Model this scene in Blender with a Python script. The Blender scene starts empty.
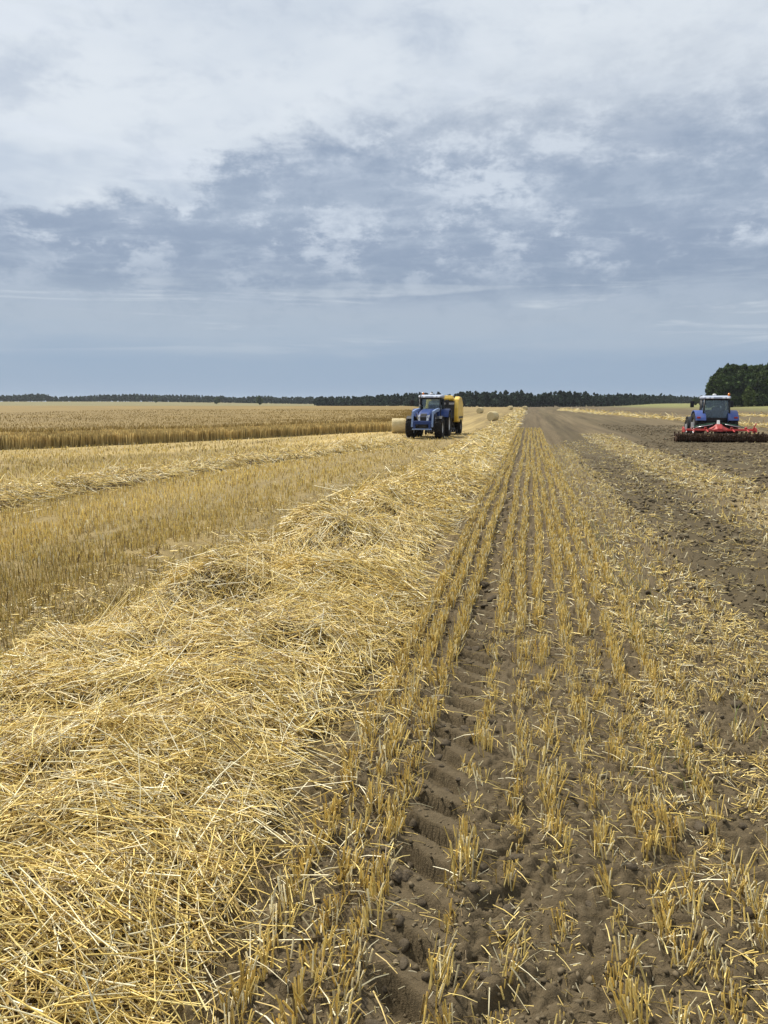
import bpy, bmesh, math, random
import numpy as np
from mathutils import Vector, Matrix, Euler

random.seed(7)
RNG = np.random.default_rng(11)
R = math.radians
scene = bpy.context.scene
COL = scene.collection

# ------------------------------------------------------------------ camera
CAM_H = 2.1
FPX = 770.0
PITCH = math.atan(109 / FPX)
YAW = math.atan(146 * math.cos(PITCH) / FPX)
cam = bpy.data.cameras.new('camera')
cam_ob = bpy.data.objects.new('camera', cam)
COL.objects.link(cam_ob)
cam.sensor_fit = 'VERTICAL'
cam.sensor_height = 24.0
cam.lens = 24.0 * FPX / 1024.0
cam.clip_start = 0.05
cam.clip_end = 9000
cam_ob.location = (0, 0, CAM_H)
cam_ob.rotation_euler = (math.pi / 2 - PITCH, 0, YAW)
scene.camera = cam_ob

# ------------------------------------------------------------------ sky
SUN_EL, SUN_AZ = R(54), R(-54)          # azimuth clockwise from +Y
world = bpy.data.worlds.new('World')
scene.world = world
world.use_nodes = True
wt = world.node_tree
wt.nodes.clear()


class NT:
    """small node-building helper"""
    def __init__(self, tree):
        self.t = tree

    def n(self, kind, **kw):
        nd = self.t.nodes.new(kind)
        for k, v in kw.items():
            setattr(nd, k, v)
        return nd

    def put(self, sock, v):
        if hasattr(v, 'node'):
            self.t.links.new(v, sock)
        else:
            sock.default_value = v

    def math(self, op, a, b=None, c=None, clamp=False):
        nd = self.n('ShaderNodeMath', operation=op, use_clamp=clamp)
        self.put(nd.inputs[0], a)
        if b is not None:
            self.put(nd.inputs[1], b)
        if c is not None:
            self.put(nd.inputs[2], c)
        return nd.outputs[0]

    def smooth(self, v, a, b, lo=0.0, hi=1.0, kind='SMOOTHSTEP'):
        nd = self.n('ShaderNodeMapRange', interpolation_type=kind)
        nd.clamp = True if kind == 'LINEAR' else nd.clamp
        self.put(nd.inputs[0], v)
        self.put(nd.inputs[1], a)
        self.put(nd.inputs[2], b)
        self.put(nd.inputs[3], lo)
        self.put(nd.inputs[4], hi)
        return nd.outputs[0]

    def noise(self, vec, scale, detail=4.0, rough=0.55, dist=0.0, color=False):
        nd = self.n('ShaderNodeTexNoise')
        if vec is not None:
            self.t.links.new(vec, nd.inputs['Vector'])
        nd.inputs['Scale'].default_value = scale
        nd.inputs['Detail'].default_value = detail
        nd.inputs['Roughness'].default_value = rough
        nd.inputs['Distortion'].default_value = dist
        return nd.outputs['Color' if color else 'Fac']

    def mix(self, fac, a, b, blend='MIX'):
        nd = self.n('ShaderNodeMix', data_type='RGBA', blend_type=blend)
        self.put(nd.inputs[0], fac)
        self.put(nd.inputs[6], a)
        self.put(nd.inputs[7], b)
        return nd.outputs[2]

    def ramp(self, fac, stops, interp='LINEAR'):
        nd = self.n('ShaderNodeValToRGB')
        self.put(nd.inputs[0], fac)
        cr = nd.color_ramp
        cr.interpolation = interp
        while len(cr.elements) < len(stops):
            cr.elements.new(0.5)
        for el, (p, c) in zip(cr.elements, stops):
            el.position = p
            el.color = (c[0], c[1], c[2], 1)
        return nd.outputs[0]

    def scalevec(self, vec, s):
        nd = self.n('ShaderNodeMapping')
        self.t.links.new(vec, nd.inputs[0])
        nd.inputs['Scale'].default_value = s
        return nd.outputs[0]

    def comb(self, x, y, z):
        nd = self.n('ShaderNodeCombineXYZ')
        self.put(nd.inputs[0], x); self.put(nd.inputs[1], y); self.put(nd.inputs[2], z)
        return nd.outputs[0]


def lin(r, g, b):
    def f(c):
        c /= 255.0
        return c / 12.92 if c <= 0.04045 else ((c + 0.055) / 1.055) ** 2.4
    return (f(r), f(g), f(b), 1.0)


def build_world():
    k = NT(wt)
    out = k.n('ShaderNodeOutputWorld')
    bg = k.n('ShaderNodeBackground')
    STR = 0.1
    bg.inputs['Strength'].default_value = STR
    sky = k.n('ShaderNodeTexSky', sky_type='NISHITA')
    sky.sun_disc = False
    sky.sun_elevation = SUN_EL
    sky.sun_rotation = SUN_AZ
    tc = k.n('ShaderNodeTexCoord')
    sep = k.n('ShaderNodeSeparateXYZ')
    wt.links.new(tc.outputs['Generated'], sep.inputs[0])
    X, Y, Z = sep.outputs
    zc = k.math('MAXIMUM', Z, 0.0)
    den = k.math('ADD', zc, 0.05)
    P = k.comb(k.math('DIVIDE', X, den), k.math('DIVIDE', Y, den), 0.0)   # cloud deck seen in perspective
    Dv = k.comb(X, Y, k.math('MULTIPLY', Z, 2.6))                          # direction, flattened
    warp = k.noise(Dv, 2.6, 5, 0.6)
    n_big = k.noise(P, 0.55, 5, 0.6, 0.3)
    n_mid = k.noise(Dv, 6.0, 8, 0.62, 0.35)
    n_det = k.noise(Dv, 17.0, 7, 0.62, 0.2)
    n_str = k.noise(k.comb(X, Y, k.math('MULTIPLY', Z, 7.5)), 4.2, 8, 0.58, 0.4)
    n_puf = k.noise(k.comb(X, Y, k.math('MULTIPLY', Z, 1.8)), 15.0, 9, 0.66, 0.0)
    # far deck: banded with height above the horizon
    e = k.math('ADD', zc, k.math('MULTIPLY', k.math('SUBTRACT', n_str, 0.5), 0.055))
    e = k.math('ADD', e, k.math('MULTIPLY', k.math('SUBTRACT', n_mid, 0.5), 0.03))
    deck = k.ramp(k.math('DIVIDE', e, 0.4), [
        (0.00, lin(140, 164, 191)),
        (0.13, lin(148, 168, 192)),
        (0.21, lin(164, 179, 197)),
        (0.26, lin(168, 181, 197)),
        (0.31, lin(166, 179, 196)),
        (0.37, lin(146, 161, 182)),
        (0.47, lin(150, 164, 185)),
        (0.60, lin(165, 178, 196)),
        (0.80, lin(151, 165, 186)),
        (1.00, lin(160, 173, 191))])
    # rippled underside of the deck
    n_rip = k.noise(k.scalevec(P, (2.2, 3.4, 1)), 1.0, 6, 0.6, 0.4)
    rip = k.math('MULTIPLY', k.smooth(n_rip, 0.46, 0.68), k.smooth(zc, 0.12, 0.2))
    deck = k.mix(k.math('MULTIPLY', rip, 0.45), deck, lin(190, 201, 215))
    # broken lighter tufts in the deck
    hi = k.math('MULTIPLY', k.smooth(n_puf, 0.47, 0.62), k.smooth(n_mid, 0.40, 0.58))
    hi = k.math('MULTIPLY', hi, k.smooth(zc, 0.10, 0.22))
    deck = k.mix(k.math('MULTIPLY', hi, 0.85), deck, lin(208, 217, 228))
    # long pale streaks low down
    n_low = k.noise(k.comb(X, Y, k.math('MULTIPLY', Z, 16.0)), 2.6, 8, 0.6, 0.5)
    sl = k.math('MULTIPLY', k.smooth(n_low, 0.48, 0.60), k.math('MULTIPLY', k.smooth(zc, 0.05, 0.10), k.smooth(zc, 0.17, 0.11)))
    deck = k.mix(k.math('MULTIPLY', sl, 0.85), deck, lin(196, 205, 215))
    lo = k.math('MULTIPLY', k.smooth(n_puf, 0.54, 0.36), k.smooth(zc, 0.06, 0.16))
    deck = k.mix(k.math('MULTIPLY', lo, 0.4), deck, lin(134, 151, 174))
    # high bright layer
    br = k.mix(k.smooth(n_big, 0.30, 0.55), lin(188, 200, 215), lin(220, 227, 234))
    br = k.mix(k.math('MULTIPLY', k.smooth(n_mid, 0.50, 0.70), 0.5), br, lin(168, 181, 200))
    br = k.mix(k.math('MULTIPLY', k.smooth(n_puf, 0.50, 0.72), 0.35), br, lin(178, 190, 207))
    br = k.mix(k.math('MULTIPLY', k.smooth(n_str, 0.54, 0.70), 0.45), br, lin(222, 229, 238))
    # where the deck ends: rises from left to right
    edge = k.smooth(X, -0.62, -0.15, 0.195, 0.315)
    d = k.math('SUBTRACT', zc, edge)
    d = k.math('ADD', d, k.math('MULTIPLY', k.math('SUBTRACT', n_mid, 0.5), 0.16))
    d = k.math('ADD', d, k.math('MULTIPLY', k.math('SUBTRACT', n_puf, 0.5), 0.11))
    soft = k.smooth(X, -0.40, 0.15, 0.022, 0.10)
    f = k.smooth(d, k.math('MULTIPLY', soft, -0.8), soft)
    cl = k.mix(f, deck, br)
    sc = k.n('ShaderNodeVectorMath', operation='SCALE')
    wt.links.new(cl, sc.inputs[0]); sc.inputs['Scale'].default_value = 0.84 / STR
    full = k.mix(0.95, sky.outputs[0], sc.outputs[0])
    # below the horizon: dull ground tone
    full = k.mix(k.smooth(Z, -0.02, -0.002), (1.6, 1.3, 0.8, 1), full)
    wt.links.new(full, bg.inputs['Color'])
    wt.links.new(bg.outputs[0], out.inputs[0])


build_world()

# ------------------------------------------------------------------ sun through cloud
sd = bpy.data.lights.new('sun', 'SUN')
sd.energy = 4.4
sd.angle = R(6)
sd.color = (1.0, 0.95, 0.86)
so = bpy.data.objects.new('sun', sd)
COL.objects.link(so)
sv = Vector((math.sin(SUN_AZ) * math.cos(SUN_EL), math.cos(SUN_AZ) * math.cos(SUN_EL), math.sin(SUN_EL)))
so.rotation_euler = sv.to_track_quat('Z', 'Y').to_euler()
so.location = sv * 50

vs = scene.view_settings
vs.view_transform = 'Standard'
vs.look = 'None'
vs.exposure = 0.32
vs.gamma = 1.0
vs.use_curve_mapping = False


# ------------------------------------------------------------------ helpers
def tag(o, label=None, cat=None, group=None, kind=None):
    if label: o['label'] = label
    if cat: o['category'] = cat
    if group: o['group'] = group
    if kind: o['kind'] = kind
    return o


def link(name, me, mats=None, parent=None, loc=None, rot=None):
    o = bpy.data.objects.new(name, me)
    COL.objects.link(o)
    if me is not None and mats is not None and len(me.materials) == 0:
        for m in (mats if isinstance(mats, (list, tuple)) else [mats]):
            me.materials.append(m)
    if parent: o.parent = parent
    if loc is not None: o.location = loc
    if rot is not None: o.rotation_euler = rot
    return o


def empty(name, loc=(0, 0, 0), rz=0.0, parent=None):
    o = bpy.data.objects.new(name, None)
    o.empty_display_size = 0.2
    COL.objects.link(o)
    o.location = loc
    o.rotation_euler = (0, 0, rz)
    if parent: o.parent = parent
    return o


def fast_mesh(name, V, F, col=None, smooth=False):
    """V (n,3), F (m,k) constant-size faces, col (n,3)"""
    V = np.ascontiguousarray(V, dtype=np.float32)
    F = np.ascontiguousarray(F, dtype=np.int32)
    me = bpy.data.meshes.new(name)
    m, kk = F.shape
    me.vertices.add(len(V)); me.vertices.foreach_set('co', V.ravel())
    me.loops.add(m * kk); me.loops.foreach_set('vertex_index', F.ravel())
    me.polygons.add(m)
    me.polygons.foreach_set('loop_start', np.arange(0, m * kk, kk, dtype=np.int32))
    me.polygons.foreach_set('loop_total', np.full(m, kk, dtype=np.int32))
    if smooth:
        me.polygons.foreach_set('use_smooth', np.ones(m, dtype=bool))
    if col is not None:
        a = me.color_attributes.new('Col', 'FLOAT_COLOR', 'POINT')
        c4 = np.ones((len(V), 4), dtype=np.float32)
        c4[:, :3] = col
        a.data.foreach_set('color', c4.ravel())
    me.update()
    me.validate()
    return me


def hash2(ix, iy, seed):
    h = (ix.astype(np.int64) * 374761393 + iy.astype(np.int64) * 668265263 + seed * 1442695041) & 0xFFFFFFFF
    h = ((h ^ (h >> 13)) * 1274126177) & 0xFFFFFFFF
    h = h ^ (h >> 16)
    return (h & 0xFFFFFF) / float(0xFFFFFF)


def vnoise(x, y, seed=0):
    x = np.asarray(x, dtype=np.float64); y = np.asarray(y, dtype=np.float64)
    ix = np.floor(x); iy = np.floor(y)
    fx = x - ix; fy = y - iy
    fx = fx * fx * (3 - 2 * fx); fy = fy * fy * (3 - 2 * fy)
    a = hash2(ix, iy, seed); b = hash2(ix + 1, iy, seed)
    c = hash2(ix, iy + 1, seed); d = hash2(ix + 1, iy + 1, seed)
    return (a * (1 - fx) + b * fx) * (1 - fy) + (c * (1 - fx) + d * fx) * fy


def fbm(x, y, seed=0, octv=4, gain=0.5):
    s = 0.0; amp = 1.0; tot = 0.0
    for i in range(octv):
        s = s + amp * (vnoise(x, y, seed + i * 17) - 0.5)
        tot += amp
        x = x * 2.03 + 5.1; y = y * 2.03 + 3.7; amp *= gain
    return s / tot * 2.0        # about -1..1


def sstep(a, b, x):
    t = np.clip((np.asarray(x, dtype=np.float64) - a) / (b - a), 0, 1)
    return t * t * (3 - 2 * t)


# ------------------------------------------------------------------ terrain
def T(x, y):
    x = np.asarray(x, dtype=np.float64); y = np.asarray(y, dtype=np.float64)
    z = -0.24 * sstep(16, 46, y) + 0.05 * np.exp(-((y - 58) / 8.0) ** 2) - 0.10 * np.exp(-((y - 85) / 18.0) ** 2) + 0.22 * sstep(95, 200, y)
    z = z - 0.7 * sstep(250, 600, y)
    z = z + 5.4 * sstep(-120, -750, x) * sstep(350, 1300, y)
    z = z + 2.2 * sstep(50, 150, x) * sstep(140, 340, y)
    z = z + 0.05 * fbm(x / 9.0, y / 16.0, 3, 2)
    return z


TRACK = -0.40


def micro(x, y):
    """tilth and wheel prints, fading out with distance"""
    x = np.asarray(x, dtype=np.float64); y = np.asarray(y, dtype=np.float64)
    fade = 1 - sstep(12, 60, y)
    press = 1 - 0.85 * np.exp(-np.abs((x - TRACK) / 0.17) ** 4)
    z = 0.030 * fbm(x * 3.1, y * 3.1, 21, 3)
    z = z + 0.022 * fbm(x * 11, y * 11, 33, 3, 0.6)
    cl = vnoise(x * 19, y * 19, 41) * vnoise(x * 7, y * 7, 42)
    z = z + 0.050 * np.clip(cl - 0.30, 0, 1)
    b1 = 1 - np.abs(2 * vnoise(x * 15, y * 15, 44) - 1)
    b2 = 1 - np.abs(2 * vnoise(x * 33 + 4, y * 33, 45) - 1)
    z = z - 0.032 * b1 ** 3 - 0.020 * b2 ** 2 + 0.008 * vnoise(x * 48, y * 48, 43)
    z = z * press
    rough = sstep(1.9, 2.6, x)
    z = z + rough * (0.06 * fbm(x * 2.4, y * 1.6, 51, 4, 0.65))
    # lug prints of a tyre between the stubble rows
    u = (x - TRACK - 0.02 * np.sin(y * 1.3) - 0.04 * fbm(x * 4, y * 4, 64, 2)) / 0.138
    win = np.exp(-np.abs(u) ** 4)
    ph = (y + 0.10 * u + 0.035 * fbm(x * 3.5, y * 3.5, 61, 2)) / 0.27
    w = 0.5 + 0.5 * np.cos(2 * np.pi * ph)
    z = z - win * (0.010 + 0.092 * sstep(0.40, 0.62, w) * sstep(0.05, 0.4, vnoise(x * 2.0, y * 2.3, 63) + 0.1)) * (0.75 + 0.5 * vnoise(x * 0.1, y * 1.4, 62))
    u2 = (x - (-0.06)) / 0.13
    win2 = np.exp(-np.abs(u2) ** 4) * (1 - sstep(3.2, 4.6, y))
    ph2 = (y - 0.13 * u2 + 0.13) / 0.32
    w2 = 0.5 + 0.5 * np.cos(2 * np.pi * ph2)
    z = z - win2 * 0.038 * sstep(0.35, 0.7, w2)
    return z * fade


def G(x, y):
    return T(x, y) + micro(x, y)


def swath_center(y):
    return -2.42 + 0.10 * np.sin(y * 0.35) + 0.07 * np.sin(y * 0.9 + 1.0)


def swath_h(x, y):
    """height of the main straw swath above the ground"""
    x = np.asarray(x, dtype=np.float64); y = np.asarray(y, dtype=np.float64)
    wl = 1.66 - 0.42 * sstep(4.5, 10, y) + 0.10 * np.sin(y * 0.8 + 2) + 0.14 * fbm(y * 0.7, y * 0 + 2.2, 71, 2)
    wr = 1.30 + 0.07 * np.sin(y * 1.1) + 0.10 * fbm(y * 0.9, y * 0 + 7.7, 72, 2)
    nar = 1 - 0.42 * sstep(40, 90, y)
    dx = x - swath_center(y)
    t = np.clip(np.where(dx < 0, -dx / (wl * nar), dx / (wr * nar)), 0, 1)
    prof = (1 - t ** 2.2) ** 0.85
    left = np.clip(0.5 - dx / 2.6, 0, 1)
    lump = 0.55 * fbm(x * 1.1, y * 0.8, 81, 3) + 0.45 * fbm(x * 2.7, y * 2.2, 82, 2) + 0.25 * fbm(x * 5.5, y * 5.0, 83, 2)
    h = prof * (0.19 + 0.10 * left + (0.13 + 0.14 * left) * lump)
    # tangled wads the combine dropped
    for (wx, wy, rx, ry, hh) in WADS:
        h = h + hh * (1.5 if hh < 0 else 1.15) * np.exp(-(((x - wx) / rx) ** 2 + ((y - wy) / ry) ** 2) ** 1.4) * np.minimum(prof * 3, 1)
    return np.maximum(h, 0)


WADS = [(-3.10, 7.25, 0.62, 0.30, 0.177), (-2.75, 6.55, 0.55, 0.26, -0.082), (-3.35, 11.3, 0.60, 0.5, 0.184), (-2.45, 10.6, 0.45, 0.38, 0.136),
        (-2.6, 9.6, 0.55, 0.30, -0.088), (-3.5, 8.8, 0.4, 0.4, 0.095), (-2.75, 14.0, 0.5, 0.7, 0.116), (-2.6, 12.7, 0.5, 0.4, -0.068), (-3.7, 5.2, 0.45, 0.3, 0.095),
        (-2.1, 19.0, 0.5, 1.0, 0.088), (-2.6, 26.0, 0.6, 1.3, 0.102), (-2.4, 36.0, 0.7, 2.0, 0.095), (-1.95, 8.0, 0.4, 0.28, 0.082), (-2.3, 4.6, 0.5, 0.3, 0.061),
        (-1.8, 5.9, 0.4, 0.25, 0.054), (-2.9, 4.0, 0.5, 0.25, -0.048)]

CROP_EDGE = [(-70, -40), (-45, 3), (-32, 22), (-25.0, 33.1), (-20.2, 45.3), (-11.4, 62), (-12.4, 84),
             (-17.5, 125), (-26, 190), (-42, 300), (-52, 345)]


def crop_dist(x, y):
    """signed: >0 inside the standing crop (left of the edge), roughly in metres"""
    ex = np.array([p[0] for p in CROP_EDGE], float); ey = np.array([p[1] for p in CROP_EDGE], float)
    return np.interp(y, ey, ex) - x


# ------------------------------------------------------------------ materials
def new_mat(name):
    m = bpy.data.materials.new(name)
    m.use_nodes = True
    nt = m.node_tree
    bs = nt.nodes.get('Principled BSDF')
    return m, NT(nt), bs


def straw_mat(name, rough=0.55, spec=0.25, trans=0.0):
    m, k, bs = new_mat(name)
    at = k.n('ShaderNodeAttribute', attribute_name='Col')
    g = k.n('ShaderNodeNewGeometry')
    n = k.noise(g.outputs['Position'], 30, 3, 0.6)
    v = k.smooth(n, 0.25, 0.75, 0.75, 1.22, 'LINEAR')
    sc = k.n('ShaderNodeVectorMath', operation='SCALE')
    k.t.links.new(at.outputs['Color'], sc.inputs[0]); k.t.links.new(v, sc.inputs['Scale'])
    k.t.links.new(sc.outputs[0], bs.inputs['Base Color'])
    bs.inputs['Roughness'].default_value = rough
    bs.inputs['Specular IOR Level'].default_value = spec
    if trans > 0:                                   # thin dry tissue lets light through
        out = [n_ for n_ in k.t.nodes if n_.type == 'OUTPUT_MATERIAL'][0]
        tl = k.n('ShaderNodeBsdfTranslucent')
        k.t.links.new(sc.outputs[0], tl.inputs[0])
        mx = k.n('ShaderNodeMixShader')
        mx.inputs[0].default_value = trans
        k.t.links.new(bs.outputs[0], mx.inputs[1]); k.t.links.new(tl.outputs[0], mx.inputs[2])
        k.t.links.new(mx.outputs[0], out.inputs[0])
    return m


def plain(name, color, rough=0.5, metal=0.0, spec=0.5, dirt=0.25, dirtcol=(0.16, 0.12, 0.08), coat=0.0):
    """painted or bare machine surface with a patchy film of field dust"""
    m, k, bs = new_mat(name)
    tc = k.n('ShaderNodeTexCoord')
    n = k.noise(tc.outputs['Object'], 3.0, 6, 0.65)
    n2 = k.noise(tc.outputs['Object'], 22.0, 4, 0.6)
    f = k.math('MULTIPLY', k.smooth(k.math('ADD', k.math('MULTIPLY', n, 0.75), k.math('MULTIPLY', n2, 0.25)), 0.40, 0.72), dirt)
    c = k.mix(f, (*color, 1), (*dirtcol, 1))
    k.t.links.new(c, bs.inputs['Base Color'])
    k.put(bs.inputs['Roughness'], k.math('ADD', k.math('MULTIPLY', f, 0.5), rough, clamp=True))
    bs.inputs['Metallic'].default_value = metal
    bs.inputs['Specular IOR Level'].default_value = spec
    bs.inputs['Coat Weight'].default_value = coat
    return m


def ground_mat():
    m, k, bs = new_mat('field soil')
    col = k.n('ShaderNodeAttribute', attribute_name='Col')
    zone = k.n('ShaderNodeAttribute', attribute_name='zone')     # r straw litter cover, g stubble field, b grain of streaks
    sp = k.n('ShaderNodeSeparateColor')
    k.t.links.new(zone.outputs['Color'], sp.inputs[0])
    cover, stub, far = sp.outputs
    tc = k.n('ShaderNodeTexCoord')
    P = tc.outputs['Object']
    nb = k.noise(P, 1.3, 6, 0.65)
    nf = k.noise(P, 24, 6, 0.7)
    ng = k.noise(P, 140, 4, 0.7)
    v = k.math('ADD', k.math('MULTIPLY', nb, 0.35), k.math('ADD', k.math('MULTIPLY', nf, 0.4), k.math('MULTIPLY', ng, 0.25)))
    v = k.smooth(v, 0.28, 0.74, 0.60, 1.42, 'LINEAR')
    sc = k.n('ShaderNodeVectorMath', operation='SCALE')
    k.t.links.new(col.outputs['Color'], sc.inputs[0]); k.t.links.new(v, sc.inputs['Scale'])
    c = sc.outputs[0]
    # chopped straw flecks lying on the surface: finer flecks near, coarser blotches from afar
    fl1 = k.noise(k.scalevec(P, (90, 38, 1)), 1.0, 3, 0.6, 0.6)
    fl2 = k.noise(k.scalevec(P, (30, 75, 1)), 1.0, 3, 0.6, 0.6)
    fl3 = k.noise(k.scalevec(P, (3.0, 1.3, 1)), 1.0, 5, 0.65, 0.2)
    fl = k.math('ADD', k.math('MAXIMUM', fl1, fl2), k.math('MULTIPLY', k.math('SUBTRACT', fl3, 0.5), 0.35))
    thr = k.smooth(cover, 0.0, 1.0, 0.82, 0.42, 'LINEAR')
    fm = k.smooth(k.math('SUBTRACT', fl, thr), 0.0, 0.07)
    fm = k.math('MULTIPLY', fm, k.smooth(cover, 0.0, 0.08))
    fcol = k.mix(ng, (0.30, 0.22, 0.10, 1), (0.46, 0.36, 0.17, 1))
    c = k.mix(fm, c, fcol)
    # drilling and driving streaks along the rows
    st1 = k.noise(k.scalevec(P, (2.1, 0.03, 1)), 1.0, 4, 0.6)
    st2 = k.noise(k.scalevec(P, (0.35, 0.012, 1)), 1.0, 3, 0.6)
    st = k.math('ADD', k.math('MULTIPLY', st1, 0.55), k.math('MULTIPLY', st2, 0.45))
    sv_ = k.smooth(st, 0.34, 0.66, 0.55, 1.45, 'LINEAR')
    s2 = k.n('ShaderNodeVectorMath', operation='SCALE')
    k.t.links.new(c, s2.inputs[0]); k.t.links.new(sv_, s2.inputs['Scale'])
    c = k.mix(far, c, s2.outputs[0])
    k.t.links.new(c, bs.inputs['Base Color'])
    bs.inputs['Roughness'].default_value = 0.95
    bs.inputs['Specular IOR Level'].default_value = 0.12
    bp = k.n('ShaderNodeBump')
    bp.inputs['Strength'].default_value = 0.85
    bp.inputs['Distance'].default_value = 0.03
    hgt = k.math('ADD', k.math('MULTIPLY', nf, 0.7), k.math('MULTIPLY', ng, 0.3))
    k.t.links.new(hgt, bp.inputs['Height'])
    k.t.links.new(bp.outputs[0], bs.inputs['Normal'])
    return m


def soil_mat(name='soil clod'):
    m, k, bs = new_mat(name)
    g = k.n('ShaderNodeNewGeometry')
    n = k.noise(g.outputs['Position'], 26, 6, 0.7)
    c = k.ramp(n, [(0.25, (0.066, 0.051, 0.034)), (0.55, (0.108, 0.085, 0.056)), (0.8, (0.16, 0.13, 0.09))])
    k.t.links.new(c, bs.inputs['Base Color'])
    bs.inputs['Roughness'].default_value = 0.95
    bs.inputs['Specular IOR Level'].default_value = 0.12
    bp = k.n('ShaderNodeBump')
    bp.inputs['Strength'].default_value = 0.8
    bp.inputs['Distance'].default_value = 0.02
    k.t.links.new(k.noise(g.outputs['Position'], 70, 5, 0.7), bp.inputs['Height'])
    k.t.links.new(bp.outputs[0], bs.inputs['Normal'])
    return m


M_STRAW = straw_mat('straw', 0.42, 0.45, 0.0)
M_STUB = straw_mat('stubble', 0.5, 0.3, 0.08)
M_CROP = straw_mat('ripe rye', 0.75, 0.15, 0.3)
M_CANOPY = straw_mat('rye ears', 0.8, 0.12)
M_LEAF = straw_mat('foliage', 0.75, 0.12, 0.2)
M_WEED = straw_mat('weed', 0.6, 0.2, 0.3)
M_GROUND = ground_mat()
M_CLOD = soil_mat()


def mound_mat():
    m, k, bs = new_mat('matted straw')
    g = k.n('ShaderNodeNewGeometry')
    P = g.outputs['Position']
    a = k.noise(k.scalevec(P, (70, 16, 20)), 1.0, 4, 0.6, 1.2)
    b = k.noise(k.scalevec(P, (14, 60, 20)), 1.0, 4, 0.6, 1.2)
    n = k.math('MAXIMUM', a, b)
    c = k.ramp(n, [(0.42, (0.075, 0.052, 0.023)), (0.62, (0.18, 0.125, 0.05)), (0.80, (0.40, 0.29, 0.12))])  # dark end of the ramp paints in the shade of gaps between straws
    k.t.links.new(c, bs.inputs['Base Color'])
    bs.inputs['Roughness'].default_value = 0.8
    bs.inputs['Specular IOR Level'].default_value = 0.15
    bp = k.n('ShaderNodeBump')
    bp.inputs['Strength'].default_value = 1.0
    bp.inputs['Distance'].default_value = 0.05
    k.t.links.new(n, bp.inputs['Height'])
    k.t.links.new(bp.outputs[0], bs.inputs['Normal'])
    return m


M_MOUND = mound_mat()

# ------------------------------------------------------------------ ground sheet


def grow(start, first, ratio, end):
    out = []
    v = start; s = first
    while v < end:
        v += s; s *= ratio
        out.append(min(v, end))
    return out


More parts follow.
